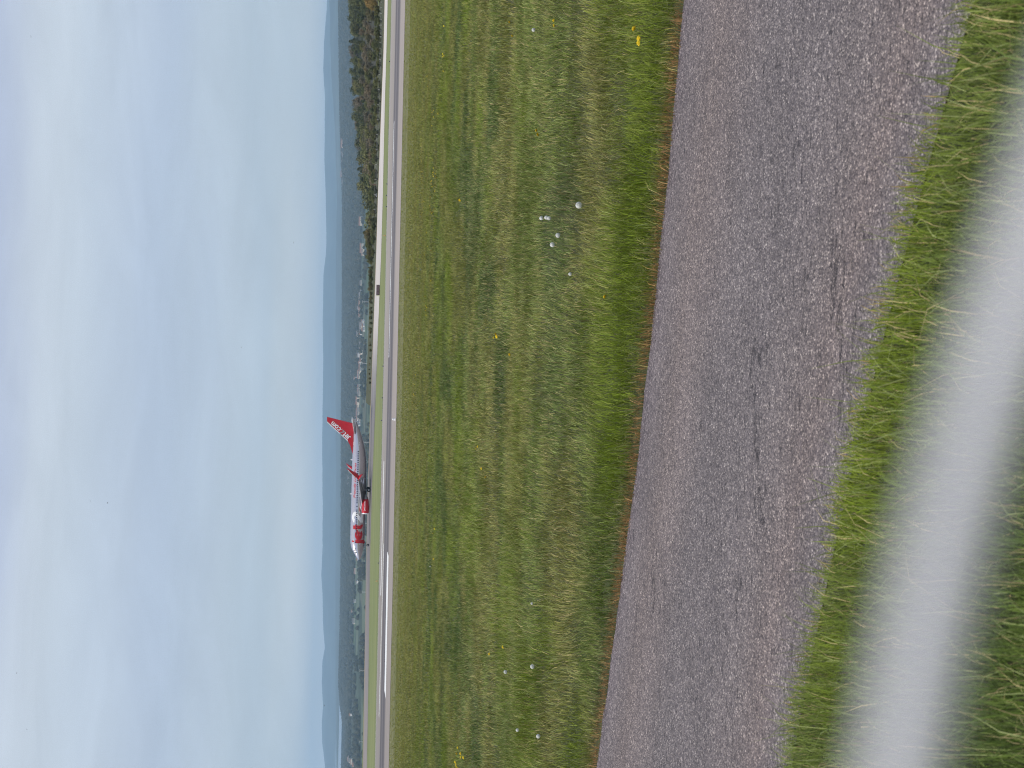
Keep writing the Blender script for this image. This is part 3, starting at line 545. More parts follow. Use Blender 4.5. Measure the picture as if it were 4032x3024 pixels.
# windows, doors
pm = None
def on_skin(name, outline, mat, parent, off=.012, lift=0):
    bm = bmesh.new(); vs = [bm.verts.new((x, skin_y(x, z, off), z)) for x, z in outline]; c = sum((v.co for v in vs), Vector()) / len(vs); cc = bm.verts.new((c.x, skin_y(c.x, c.z, off), c.z))
    for i in range(len(vs)): bm.faces.new((vs[i], vs[(i + 1) % len(vs)], cc))
    return bmo(name, bm, mat, parent)
def rr_out(cx, cz, w, h, r=.1, k=3):
    o = []
    for sx_, sz, a0 in ((1, 1, 0), (-1, 1, 90), (-1, -1, 180), (1, -1, 270)):
        for i in range(k + 1): a = R(a0 + 90 * i / k); o.append((cx + sx_ * (w / 2 - r) + r * math.cos(a), cz + sz * (h / 2 - r) + r * math.sin(a)))
    return o
wx = [7.3 + .508 * i for i in range(48)]
skip = {14, 16}
wo = None
for i, x in enumerate(wx):
    if i in skip or x > 30.6: continue
    if wo is None: wo = on_skin('window', rr_out(x, 3.68, .29, .4, .12), M_dark, PL, .045)
    else:
        if x < 25.4: c = wo.copy(); COL.objects.link(c); c.parent = PL; c.location = (x - wx[0], 0, 0)
        else: on_skin('window', rr_out(x, 3.68, .29, .4, .12), M_dark, PL, .045)
def ring_on_skin(name, cx, cz, w, h, t, mat, parent):
    a, b = rr_out(cx, cz, w, h, .18), rr_out(cx, cz, w - 2 * t, h - 2 * t, .12); bm = bmesh.new()
    A = [bm.verts.new((x, skin_y(x, z, .016), z)) for x, z in a]; B = [bm.verts.new((x, skin_y(x, z, .016), z)) for x, z in b]; k = len(A)
    for i in range(k): bm.faces.new((A[i], A[(i + 1) % k], B[(i + 1) % k], B[i]))
    return bmo(name, bm, mat, parent)
for cx, cz, w, h in ((5.0, 3.55, 1.1, 2.0), (32.3, 4.15, .95, 1.75), (17.9, 3.55, .75, 1.15), (18.95, 3.55, .75, 1.15)):
    d = on_skin('door', rr_out(cx, cz, w - .1, h - .1, .15), M_silver, PL, .006) if w > .8 else on_skin('exit_hatch', rr_out(cx, cz, w - .1, h - .1, .12), M_silver, PL, .006); ring_on_skin('outline', cx, cz, w, h, .07, M_text, d)
on_skin('door_window', rr_out(5.0, 3.85, .3, .42, .1), M_dark, PL, .03)
for a in ([(1.75, 3.66), (2.35, 4.02), (2.45, 3.6), (2.0, 3.42)], [(2.45, 4.03), (3.05, 4.2), (3.0, 3.7), (2.53, 3.62)], [(3.12, 4.15), (3.45, 4.1), (3.4, 3.8), (3.08, 3.72)]): on_skin('cockpit_window', a, M_dark, PL, .02)
# lettering
def textmesh(s, off=0.0, shear=0.0, xs=1.0):
    cu = bpy.data.curves.new('lettering', 'FONT'); cu.body = s; cu.offset = off; cu.shear = shear; cu.space_character = xs; o = bpy.data.objects.new('lettering_tmp', cu); COL.objects.link(o)
    bpy.context.view_layer.update(); me = bpy.data.meshes.new_from_object(o.evaluated_get(bpy.context.evaluated_depsgraph_get())); bpy.data.objects.remove(o); bpy.data.curves.remove(cu)
    bm = bmesh.new(); bm.from_mesh(me); bpy.data.meshes.remove(me)
    bmesh.ops.remove_doubles(bm, verts=bm.verts, dist=1e-4); return bm
def fit(bm, x0, x1, z0, z1):
    xs_ = [v.co.x for v in bm.verts]; ys_ = [v.co.y for v in bm.verts]; a, b, c, d = min(xs_), max(xs_), min(ys_), max(ys_)
    for v in bm.verts: v.co.x = x0 + (v.co.x - a) / (b - a) * (x1 - x0); v.co.y = z0 + (v.co.y - c) / (d - c) * (z1 - z0)
def cut(bm, z0, z1, stp):
    z = z0 + stp
    while z < z1: bmesh.ops.bisect_plane(bm, geom=bm.verts[:] + bm.edges[:] + bm.faces[:], plane_co=(0, z, 0), plane_no=(0, 1, 0)); z += stp
def side_text(s, x0, x1, z0, z1, mat, off=.03, shear=0, lift=.022):
    bm = textmesh(s, off, shear); fit(bm, x0, x1, z0, z1); cut(bm, z0, z1, .16)
    for v in bm.verts: x, z = v.co.x, v.co.y; v.co = (x, skin_y(x, z, lift), z)
    return bmo('lettering', bm, mat, fus)
def arc(cx, cy, rx, ry, a0, a1, k=18): return [(cx + rx * math.cos(R(a0 + (a1 - a0) * i / k)), cy + ry * math.sin(R(a0 + (a1 - a0) * i / k))) for i in range(k + 1)]
def seg_(a, b, k=6): return [(a[0] + (b[0] - a[0]) * i / k, a[1] + (b[1] - a[1]) * i / k) for i in range(k + 1)]
# each glyph: width, strokes in units of x-height 1 (cap 1.45), stroke weight
GL = {'j': (.42, [seg_((.28, 1.0), (.28, -.1)) + arc(.02, -.1, .26, .28, 0, -80)[1:], seg_((.2, 1.36), (.36, 1.36), 2)]),
      'J': (.62, [seg_((.48, 1.4), (.48, .25)) + arc(.2, .25, .28, .25, 0, -120)[1:]]),
      'e': (.9, [seg_((.16, .52), (.8, .52)), arc(.46, .5, .36, .42, 12, 318, 26)]),
      't': (.62, [seg_((.26, 1.4), (.26, .3)) + arc(.5, .3, .24, .24, 180, 280)[1:], seg_((.02, .92), (.56, .92))]),
      '2': (.86, [arc(.4, 1.06, .3, .3, 165, -30, 16) + seg_((.66, .9), (.12, .1))[1:], seg_((.06, .09), (.76, .09))]),
      '.': (.36, [seg_((.1, .1), (.26, .1), 2)]), 'c': (.82, [arc(.44, .5, .34, .42, 48, 312, 22)]), 'o': (.94, [arc(.47, .5, .36, .42, 0, 360, 30)]),
      'm': (1.4, [seg_((.14, .96), (.14, .04)), arc(.4, .62, .26, .28, 180, 0, 12) + seg_((.66, .6), (.66, .04))[1:], arc(.92, .62, .26, .28, 180, 0, 12) + seg_((1.18, .6), (1.18, .04))[1:]])}
def strokes(txt, wt, place, mat, parent):
    bm = bmesh.new(); x = 0; n_ = 0
    for ch in txt:
        w, ss_ = GL[ch]
        for st_ in ss_:
            n_ += 1; prev = None; closed = math.dist(st_[0], st_[-1]) < 1e-3; k = len(st_)
            for i in range(k):
                a = st_[i - 1] if i else (st_[-2] if closed else st_[0]); b = st_[i + 1] if i < k - 1 else (st_[1] if closed else st_[-1]); d = Vector((b[0] - a[0], b[1] - a[1])).normalized(); nx, ny = -d.y * wt / 2, d.x * wt / 2
                q = [bm.verts.new(place(x + st_[i][0] + nx * f, st_[i][1] + ny * f, n_ % 3)) for f in (-1, -.33, .33, 1)]
                if prev:
                    for m in range(3): bm.faces.new((prev[m], prev[m + 1], q[m + 1], q[m]))
                prev = q
        x += w + .06
    return bmo('lettering', bm, mat, parent)
def width(t): return sum(GL[c][0] + .06 for c in t)
def on_side(x0, z0, sx_, sz_, sh=0):
    def f(u, v, m): X = x0 + u * sx_ + v * sh; Z = z0 + v * sz_; return (X, skin_y(X, Z, .022 + .004 * m), Z)
    return f
strokes('jet', .36, on_side(4.45, 2.1, 2.75, 1.78), M_rtext, fus)
strokes('2', .32, on_side(10.25, 2.05, 3.55, 1.9, .15), M_text, fus)
side_text('Friendly Low Fares', 17.2, 27.0, 3.92, 4.75, M_rtext, .012, .35)
side_text('G-DRTN', 28.6, 30.6, 3.95, 4.2, M_stext, .01)
A_ = R(48.5)
def on_fin(x0, z0, sc):
    def f(u, v, m): a, b = u * sc, v * sc; return (x0 + a * math.cos(A_) - b * math.sin(A_), -.165 - .004 * m, z0 + a * math.sin(A_) + b * math.cos(A_))
    return f
cx_, cz_, sc_ = 34.0, 5.8, .98
for t_, m_ in (('Jet', M_text), ('2', M_stext), ('.com', M_text)):
    strokes(t_, .27, on_fin(cx_, cz_, sc_), m_, fin); w_ = width(t_) * sc_; cx_ += w_ * math.cos(A_); cz_ += w_ * math.sin(A_)
bm = textmesh('Jet2.com', .02); fit(bm, 14.0, 16.6, 1.35, 1.85); cut(bm, 1.35, 1.85, .1)
for v in bm.verts:
    x, z = v.co.x, v.co.y; r_ = float(np.interp(x, [13.6, 14.4, 15.6, 16.6], [1.04, 1.07, 1.03, .92])) + .02; v.co = (x, -4.83 - math.sqrt(r_ * r_ - (z - 1.36) ** 2), z)
eng = [o for o in PL.children if o.name.startswith('engine')][0]; bmo('lettering', bm, M_text, eng)

# ------------------------------------------------------------------ small airfield things
M_maroon = simple('maroon_board', (.075, .03, .045), .5, vs=1); M_face = simple('board_back', (.19, .125, .145), .6, vs=1.5); M_cream = simple('cream_board', (.75, .7, .5), .6)
p = G(1496.5, 1142, ZA); s = empty('taxiway_sign', (p.x, p.y, ZA), R(6)); tag(s, 'dark maroon airfield sign board with a cream end standing on the grass beside the taxiway', 'sign')
bm = bmesh.new(); box(bm, (0, 0, .5), (2.5, .16, .78), 0, .02); bmo('board', bm, M_maroon, s)
for k, (xx, ww) in enumerate(((-.78, .7), (.02, .8), (.82, .66))): bm = bmesh.new(); box(bm, (xx, -.09, .5), (ww, .03, .55), 0, .01); bmo('panel', bm, M_face, s)
bm = bmesh.new(); box(bm, (-1.4, 0, .5), (.16, .3, .88), 0, .02); bmo('end_post', bm, M_cream, s)
for xx in (-.9, .9): bm = bmesh.new(); tube(bm, [(xx, 0, -.1), (xx, 0, .12)], .05, 8); bmo('leg', bm, M_grey, s)
M_ora = simple('faded_orange', (.6, .42, .2), .7)
for (x, y, lb) in ((1520, 928, 'small faded orange marker post at the far runway edge, right of the sign board'), (1489, 2288, 'small faded orange marker post on the grass left of the aircraft nose')):
    p = G(x, y, ZA); s = empty('marker_post', (p.x, p.y, ZA)); tag(s, lb, 'marker post', 'orange marker posts')
    bm = bmesh.new(); tube(bm, [(0, 0, 0), (.02, 0, .72)], .045, 8); bmo('post', bm, M_ora, s); bm = bmesh.new(); box(bm, (.03, -.04, .3), (.3, .05, .3), 0, .01); bmo('plate', bm, M_ora, s)
def mk_light():
    s = empty('runway_light', (0, 0, 0)); bm = bmesh.new(); tube(bm, [(0, 0, 0), (0, 0, .1), (0, 0, .22)], [.16, .12, .12], 12); bmo('base', bm, simple('black_housing', (.03, .03, .035), .5), s)
    bm = bmesh.new(); bmesh.ops.create_uvsphere(bm, u_segments=12, v_segments=6, radius=.12, matrix=Matrix.Translation((0, 0, .26))); bmo('lens', bm, simple('lens_grey', (.25, .25, .25), .2), s); return s
lp = None
for (x, y, w_) in ((1524, 732, 'third'), (1524, 773, 'second'), (1523, 817, 'first'), (1508, 1567, 'x'), (1491.5, 2207, 'y'), (1510, 1442, 'z'), (1505, 1655, 'w'), (1533, 262, 'q')):
    p = G(x, y, ZA); s = mk_light() if lp is None else copy_tree(lp); lp = lp or s; s.location = (p.x, 332.0, ZA); s.scale = (.95,) * 3
    tag(s, 'small dark runway edge light on the far edge of the runway', 'runway light', 'dark runway edge lights')
p = G(1557, 1651, ZA); s = copy_tree(lp); s.location = (p.x, p.y, ZA + .03); s.scale = (1.6, 1.6, 1.4)
for ch in s.children: ch.data = ch.data.copy(); ch.data.materials[0] = M_wht
tag(s, 'small white runway light on the near shoulder right of the aircraft tail', 'runway light')
# hut and skip beside the wood
p = P(1490, 769, 428); s = empty('equipment_cabinet', (p.x, 428, ZA)); tag(s, 'small white equipment cabinet at the foot of the wood beyond the taxiway', 'cabinet')
bm = bmesh.new(); box(bm, (0, 0, .5), (.85, .6, 1.0), 0, .03); bmo('body', bm, M_wht, s); bm = bmesh.new(); box(bm, (0, 0, 1.03), (.95, .7, .06)); bmo('lid', bm, M_grey, s)
M_rust = simple('rusty_timber', (.2, .09, .06), .8, var=.3)
s = empty('timber_rail', (p.x + 1.9, 428.4, ZA)); tag(s, 'low rusty brown rail barrier right beside the white cabinet', 'barrier')
for zz in (.55, .95): bm = bmesh.new(); box(bm, (0, 0, zz), (2.6, .06, .16)); bmo('rail', bm, M_rust, s)
for xx in (-1.1, 0, 1.1): bm = bmesh.new(); box(bm, (xx, .05, .5), (.1, .1, 1.0)); bmo('post', bm, M_rust, s)
# post fence beyond the taxiway on the right
fe = empty('post_fence', (90, 394, ZA)); tag(fe, 'low post and wire fence with pale insulators between the taxiway and the wood', 'fence')
M_post = simple('fence_post_grey', (.12, .1, .085), .9); pb = None; cb = None
tops = []
for i in range(34):
    y = -60 + 23 * i if i < 12 else -60 + 23 * 12 + 30 * (i - 12); xe = float(np.interp(y, [0, 200, 400, 800, 1000], [1515.5, 1511, 1503, 1488, 1482])); q = G(xe, y, ZA); loc = Vector((q.x - 90, q.y + 6 - 394, 0)); tops.append(loc)
    if pb is None:
        bm = bmesh.new(); tube(bm, [(0, 0, 0), (0, 0, 1.15)], .05, 6); pb = bmo('post', bm, M_post, fe); pb.location = loc
        bm = bmesh.new(); box(bm, (0, -.07, .75), (.09, .09, .5)); cb = bmo('insulator', bm, simple('pale_insulator', (.45, .45, .4), .6), pb)
    else:
        c = pb.copy(); COL.objects.link(c); c.parent = fe; c.location = loc
        if i % 2 == 0 or i < 12: d = cb.copy(); COL.objects.link(d); d.parent = c
bm = bmesh.new()
for zz in (.5, .85): tube(bm, [l + Vector((0, -.09, zz)) for l in tops], .012, 4, False)
bmo('wire', bm, M_grey, fe)
# lamp columns beyond the airfield
M_pole = simple('galvanised_pole', (.6, .62, .62), .5, .3); lc = None
names = ['rightmost', 'second from the right', 'behind the aircraft tail', 'behind the aircraft belly', 'just left of the aircraft nose', 'second from the left', 'leftmost']
for (x, y), nm in zip(((1428, 1188), (1428, 1430), (1431, 1741), (1436, 2060), (1427, 2331), (1417, 2641), (1415, 2921)), names):
    p = P(x, y, 620); gz = float(land(p.x, 620))
    s = empty('lamp_column', (p.x, 620, gz)); h = p.z - gz
    bm = bmesh.new(); tube(bm, [(0, 0, -.3), (0, 0, h)], [.16, .11], 8); bmo('pole', bm, M_pole, s); bm = bmesh.new(); box(bm, (0, 0, h + .05), (1.1, .2, .12), 0, .03); bmo('lamp_head', bm, M_pole, s)
    tag(s, 'pale grey lamp column rising beyond the taxiway, ' + nm + (' of the seven' if 'aircraft' not in nm else ''), 'lamp column', 'lamp columns beyond the taxiway')

# ------------------------------------------------------------------ trees
def leafmat(name, c):
    n = NT(name, .75, 0, .2); oi = n.N.new('ShaderNodeObjectInfo'); f = n.noise(n.map((.5, .5, .5)), 1, 3)
    base = n.mix(f, tuple(v * .6 for v in c), tuple(v * 1.45 for v in c)); v = n.ramp(oi.outputs['Random'], [(0, (.75, .8, .75)), (.5, (1, 1, 1)), (1, (1.3, 1.15, 1.0))]); col = n.mix(1, base, v, 'MULTIPLY'); n.color(col); n.translucent(col, .2); return n.m
M_bark = simple('bark', (.09, .07, .055), .95)
def mk_tree(kind, seed, c, dens, leaf, flat, conic=False):
    rr = random.Random(seed); root = empty(kind, (0, 0, 0)); H = 8.0
    bm = bmesh.new(); tube(bm, [(0, 0, -.4), (.1, 0, 2.2), (0, .1, 5.0), (.1, 0, 7.2)], [.24, .19, .11, .03], 7)
    for k in range(5):
        a = k * 1.3 + rr.random(); z = 1.8 + k * .8; tube(bm, [(0, 0, z), (math.cos(a) * 1.0, math.sin(a) * 1.0, z + .8), (math.cos(a) * 1.9, math.sin(a) * 1.9, z + 1.5)], [.1, .07, .02], 5)
    bmo('trunk', bm, M_bark, root)
    vs, fs = [], []
    for k in range(dens):
        if conic: z = rr.uniform(.7, 7.9); r0 = (8.1 - z) * .33; a = rr.uniform(0, 6.28); cx, cy, cz, cr = r0 * math.cos(a) * .7, r0 * math.sin(a) * .7, z, .5 + r0 * .25
        else:
            while True:
                d = Vector((rr.uniform(-1, 1), rr.uniform(-1, 1), rr.uniform(-1, 1)))
                if .25 < d.length < 1: break
            cx, cy, cz = d.x * 2.6, d.y * 2.6, 4.3 + d.z * 3.1 * flat; cr = rr.uniform(.55, 1.15)
        for q in range(26):
            dd = Vector((rr.gauss(0, 1), rr.gauss(0, 1), rr.gauss(0, 1))).normalized(); pp = Vector((cx, cy, cz)) + dd * cr * rr.uniform(.6, 1.05); nn_ = (dd + Vector((rr.gauss(0, .6), rr.gauss(0, .6), rr.gauss(0, .6) + .3))).normalized()
            t = nn_.orthogonal().normalized(); b = nn_.cross(t); an = rr.uniform(0, 6.28); t, b = t * math.cos(an) + b * math.sin(an), b * math.cos(an) - t * math.sin(an); l = leaf * rr.uniform(.6, 1.3); i0 = len(vs)
            vs += [pp - t * l, pp - b * l * .6, pp + t * l, pp + b * l * .6]; fs.append((i0, i0 + 1, i0 + 2, i0 + 3))
    pyd('crown', vs, fs, c, root); return root
M_lf = {'g': leafmat('green_leaves', (.17, .18, .075)), 'd': leafmat('dark_leaves', (.125, .14, .07)), 'b': leafmat('budding_twigs', (.19, .17, .12)), 'y': leafmat('ochre_leaves', (.33, .23, .08)), 'o': leafmat('olive_leaves', (.17, .155, .08)), 's': leafmat('shrub_leaves', (.13, .14, .055))}
lib = {'g': [mk_tree('broadleaf_tree', 1, M_lf['g'], 60, .34, 1), mk_tree('broadleaf_tree', 2, M_lf['g'], 46, .34, .9)], 'd': [mk_tree('dark_tree', 3, M_lf['d'], 60, .32, 1.05), mk_tree('conifer_tree', 4, M_lf['d'], 46, .34, 1, True)],
       'b': [mk_tree('budding_tree', 5, M_lf['b'], 44, .26, 1), mk_tree('budding_tree', 6, M_lf['b'], 52, .26, .9)], 'y': [mk_tree('ochre_tree', 7, M_lf['y'], 60, .3, 1)], 'o': [mk_tree('olive_tree', 8, M_lf['o'], 54, .3, 1)], 's': [mk_tree('shrub', 9, M_lf['s'], 40, .42, .75)]}
wrap = dict(g='green broadleaf tree', d='dark green tree', b='grey-brown budding tree', y='ochre yellow tree', o='olive brown tree', s='green shrub')
used = set()
def plant(k, X, Y, h, wfac, label, cat='tree', group='trees of the wood beyond the taxiway'):
    src = random.choice(lib[k])
    if src.name in used: o = copy_tree(src)
    else: o = src; used.add(src.name)
    o.location = (X, Y, float(land(X, Y)) - .1); sc = h / 7.6; o.scale = (sc * wfac, sc * wfac, sc); o.rotation_euler = (0, 0, random.uniform(0, 6.28)); tag(o, label, cat, group); return o
sky_y = [-150, 0, 400, 600, 700, 800, 900, 980, 1100, 1300, 1600, 1680]; sky_v = [1356, 1360, 1379, 1396, 1406, 1411, 1428, 1432, 1446, 1451, 1456, 1462]
tx_y = [-150, 0, 200, 400, 800, 1000, 1300, 1600, 1920]; tx_v = [1519, 1515.5, 1511, 1503, 1488, 1482, 1471, 1460, 1449]
Hh = lambda y: 1325 + .0215 * (1512 - y)
cnt = 0
def top_z(y, D, v): return 1.65 - D * (v - Hh(y)) / F
rr = random.Random(12)
place = []
for D, step, hmul in ((404, 40, 0), (418, 46, 0), (440, 50, 1), (475, 52, 1), (520, 50, 1), (580, 46, 1), (650, 42, 1), (740, 38, 1), (850, 34, 1), (960, 30, 1)):
    y = -140 + rr.uniform(0, step)
    while y < 1000:
        place.append((D + rr.uniform(-14, 14), y + rr.uniform(-9, 9))); y += step * rr.uniform(.8, 1.2)
rr.shuffle(place)
DE = lambda D: float(np.clip((D - 395) / 560, 0, 1)) ** .52
for D, y in place:
    if cnt >= 270: break
    S = float(np.interp(y, sky_y, sky_v)); Bv = float(np.interp(y, tx_y, tx_v)); t = DE(D)
    v = (Bv - 22) * (1 - t) + S * t + rr.uniform(-3, 9); X = (1512 - y) / F * D; g = float(land(X, D)); h = top_z(y, D, v) - g
    Dmin = G(Bv, y, ZA).y + 9; D = max(D, Dmin) if D < 445 else D
    if D < Dmin or h < 1.4: continue
    if y > 760 and D > 700: continue
    h = min(h, 15)
    if y < 90 and 430 < D < 560: k = 'y' if y < 75 else 'o'; 
    elif D < 450: k = rr.choice('sssgd')
    elif y > 850: k = rr.choice('obgo')
    elif D < 640 and 70 < y < 760: k = rr.choice('bbbbog')
    else: k = rr.choice('gddgbd')
    wf = rr.uniform(.95, 1.35) * (1.5 if h < 4 else 1.15)
    if D < 450: pos = 'in the front row of the wood right behind the taxiway'
    elif D < 600: pos = 'in the middle rows of the wood behind the taxiway'
    else: pos = 'deep in the wood, towards its far crest'
    side = (' at its right end', ' beside the ochre tree', ' midway to the white cabinet', ' near the white cabinet', ' past the white cabinet')[0 if y < 110 else 1 if y < 300 else 2 if y < 520 else 3 if y < 770 else 4]; pos = 'in the front row of the wood' if D < 450 else 'in mid wood' if D < 600 else 'at the far crest of the wood'; size = ('small ' if h < 4 else 'tall ' if h > 8 else '')
    plant(k, X, D, h, wf, size + wrap[k] + ' ' + pos + side, 'shrub' if k == 's' else 'tree', wrap[k] + 's ' + pos); cnt += 1
y = 930
while y < 1690:     # hedge-like row of small trees thinning out behind the taxiway
    for D in (450, 466):
        yy = y + rr.uniform(-6, 6); v = float(np.interp(yy, sky_y, sky_v)) + rr.uniform(-5, 4) + (3 if D == 450 else 0); D_ = D + rr.uniform(-4, 4); X = (1512 - yy) / F * D_; g = float(land(X, D_)); h = top_z(yy, D_, v) - g
        if h > .5 and cnt < 320: plant(rr.choice('soodg') if yy < 1500 else rr.choice('sos'), X, D_, max(h, .9), rr.uniform(1.0, 1.5), ('taller' if h > 2.2 else 'low') + ' bush in the thin row behind the taxiway, ' + ('beyond the end of the wood' if yy < 1080 else 'behind the sign board' if yy < 1240 else 'between the sign board and the aircraft' if yy < 1500 else 'near the aircraft tail'), 'bush', 'small bushes behind the taxiway'); cnt += 1
    y += rr.uniform(14, 24)
for k in lib:
    for o in lib[k]:
        if o.name not in used:
            for ch in list(o.children): bpy.data.objects.remove(ch)
            bpy.data.objects.remove(o)
# distant woodland (stuff): canopy over the ridge, hedges and copses in the valley
def canopy():
    K = 26000; Y = 5000 + 3100 * rng.random(K) ** .8; s = rng.uniform(-.34, .34, K); X = s * Y
    dens = fbm(X / 450, Y / 700, 71); kp = (dens > .40 - .28 * sstep(5200, 6600, Y)); X, Y = X[kp], Y[kp]
    # ridge crest line
    s2 = np.linspace(-.33, .33, 1500); X = np.concatenate([X, s2 * 8000, s2 * 8030]); Y = np.concatenate([Y, np.full(1500, 7990) + rng.uniform(-30, 30, 1500), np.full(1500, 7940) + rng.uniform(-30, 30, 1500)])
    K2 = 9000; Yh = rng.uniform(2300, 5200, K2); Xh = rng.uniform(-.33, .33, K2) * Yh; hh = np.abs(fbm(Xh / 190, Yh / 420, 81, 2) - .5) < .018; hh |= fbm(Xh / 150, Yh / 300, 85, 2) > .66; X = np.concatenate([X, Xh[hh]]); Y = np.concatenate([Y, Yh[hh]])
    K = len(X); R0 = rng.uniform(4.5, 9, K); Z = land(X, Y) + R0 * .5
    K3 = 9000; Yw = rng.uniform(455, 1050, K3); yw = rng.uniform(-160, 930, K3); Xw = (1512 - yw) / F * Yw; vw = (np.interp(yw, tx_y, tx_v) - 22) * (1 - ((Yw - 395) / 560).clip(0, 1) ** .52) + np.interp(yw, sky_y, sky_v) * ((Yw - 395) / 560).clip(0, 1) ** .52 + 34
    zt = 1.65 - Yw * (vw - (1325 + .0215 * (1512 - yw))) / F; gw = land(Xw, Yw); ok = (zt - gw > 1.2) & ~((yw > 760) & (Yw > 690)); X = np.concatenate([X, Xw[ok]]); Y = np.concatenate([Y, Yw[ok]]); R0 = np.concatenate([R0, rng.uniform(1.2, 2.4, ok.sum())]); Z = np.concatenate([Z, zt[ok] - 2.0]); K = len(X)
    th = np.linspace(0, 2 * np.pi, 6)[:-1]
    V = np.empty((K, 11, 3), np.float32); j = lambda: rng.uniform(.75, 1.25, K)
    for i, a in enumerate(th):
        V[:, i] = np.stack([X + R0 * np.cos(a) * j(), Y + R0 * np.sin(a) * j(), Z - R0 * .3], -1); V[:, 5 + i] = np.stack([X + R0 * .75 * np.cos(a + .6) * j(), Y + R0 * .75 * np.sin(a + .6) * j(), Z + R0 * .45 * j()], -1)
    V[:, 10] = np.stack([X, Y, Z + R0 * .95], -1)
    tri = []
    for i in range(5): k = (i + 1) % 5; tri += [(i, k, 5 + i), (k, 5 + k, 5 + i), (5 + i, 5 + k, 10)]
    T = np.array(tri); f = (np.arange(K)[:, None, None] * 11 + T[None]).reshape(-1, 3).astype(np.int32)
    me = bpy.data.meshes.new('woodland'); me.vertices.add(K * 11); me.vertices.foreach_set('co', V.reshape(-1)); me.loops.add(len(f) * 3); me.loops.foreach_set('vertex_index', f.reshape(-1)); me.polygons.add(len(f)); me.polygons.foreach_set('loop_start', np.arange(len(f), dtype=np.int32) * 3); me.update(calc_edges=True)
    return me
n = NT('woodland_canopy', .9); n.color(n.ramp(n.noise(n.map((1 / 25, 1 / 40, 1 / 25)), 1, 4, .7), [(.3, (.010, .017, .011)), (.5, (.03, .036, .022)), (.7, (.075, .075, .05))])); wo_ = link('woodland', canopy(), n.m); wo_['kind'] = 'stuff'

# ------------------------------------------------------------------ houses in the valley
z7 = [(262, 60), (265, 200), (262, 270), (250, 370), (258, 430), (228, 460), (268, 520), (258, 565), (300, 690), (258, 710), (272, 760), (262, 800), (305, 750), (312, 820), (215, 885), (263, 880), (255, 960), (268, 1010), (255, 1060), (270, 1135), (268, 1190), (230, 1235), (262, 1265), (280, 1325), (248, 1355), (258, 1430), (242, 1545), (108, 1515), (165, 1610), (262, 230), (256, 400), (266, 545), (300, 720), (266, 1165)]
hs = [(1360 + a / 4.1475, 1100 + b / 4.1475) for a, b in z7]
z3 = [(92, 710), (92, 760), (92, 815), (72, 970), (62, 1070), (68, 1230), (68, 1290), (65, 1380), (95, 1470), (15, 490), (20, 1400), (110, 150), (122, 270), (105, 410)]; hs += [(1400 + a / 5.53, 1400 + b / 5.53) for a, b in z3]
hs += [(1429, 979), (1432, 995), (1417, 1019), (1425, 872), (1412, 1621), (1413, 1631), (1417, 1660), (1417, 1668), (1401, 1633), (1376, 2982), (1380, 2986), (1385, 2994), (1401, 3005), (1384, 2809), (1411, 2200), (1401, 2247), (1409, 2289), (1399, 2364), (1391, 2404), (1396, 2443), (1375, 1910), (1376, 1880)]
town = [(1349 + rr.uniform(-2, 5), 555 + i * 8.3 + rr.uniform(-3, 3)) for i in range(20)]
M_roofs = [simple('slate_roof', (.16, .15, .15), .8, vs=.05), simple('tile_roof', (.22, .13, .1), .8, vs=.05)]; M_walls = [simple('pale_render', (.74, .72, .68), .8, vs=.05), simple('cream_render', (.7, .62, .5), .8, vs=.05)]
hms = []
for i in range(4):
    w_, d_, h_, r_ = ((11, 8, 5.4, 3), (16, 8, 5.2, 2.6), (8, 8, 5.6, 3.2), (22, 10, 6, 3))[i]; bm = bmesh.new(); box(bm, (0, 0, h_ / 2 - .6), (w_, d_, h_ + 1.2))
    q = [bm.verts.new(v) for v in ((-w_ / 2 - .3, -d_ / 2 - .4, h_ + .01), (w_ / 2 + .3, -d_ / 2 - .4, h_ + .01), (w_ / 2 + .3, d_ / 2 + .4, h_ + .01), (-w_ / 2 - .3, d_ / 2 + .4, h_ + .01), (-w_ / 2 - .3, 0, h_ + r_), (w_ / 2 + .3, 0, h_ + r_))]
    for f in ((0, 1, 5, 4), (2, 3, 4, 5), (0, 4, 3), (1, 2, 5), (3, 2, 1, 0)): bm.faces.new([q[k] for k in f]).material_index = 1
    me = bpy.data.meshes.new('house'); bmesh.ops.recalc_face_normals(bm, faces=bm.faces); bm.to_mesh(me); bm.free(); me.materials.append(M_walls[i % 2]); me.materials.append(M_roofs[i // 2]); hms.append(me)
for grp, L_ in (('village', hs), ('town', town)):
    for (x, y) in L_:
        p = landpt(x + 2, y)
        if p is None: continue
        o = bpy.data.objects.new('house', rr.choice(hms)); COL.objects.link(o); o.location = (p.x, p.y - 12, float(land(p.x, p.y - 12))); o.rotation_euler = (0, 0, rr.uniform(-.6, .6)); sc = rr.uniform(.8, 1.35) * (1.25 if grp == 'town' else 1); o.scale = (sc,) * 3
        if grp == 'village': tag(o, 'tiny pale house in the hazy valley, ' + ('right of the sign board' if y < 1100 else 'above the sign board' if y < 1240 else 'beside the pale green field' if y < 1330 else 'midway between sign board and aircraft tail' if y < 1480 else 'near the aircraft tail' if y < 1700 else 'over the aircraft' if y < 2100 else 'just left of the aircraft nose' if y < 2480 else 'at the left end'), 'house', 'pale houses scattered in the valley')
        else: tag(o, 'tiny white house of the hilltop town above the wood on the distant ridge', 'house', 'houses of the hilltop town')

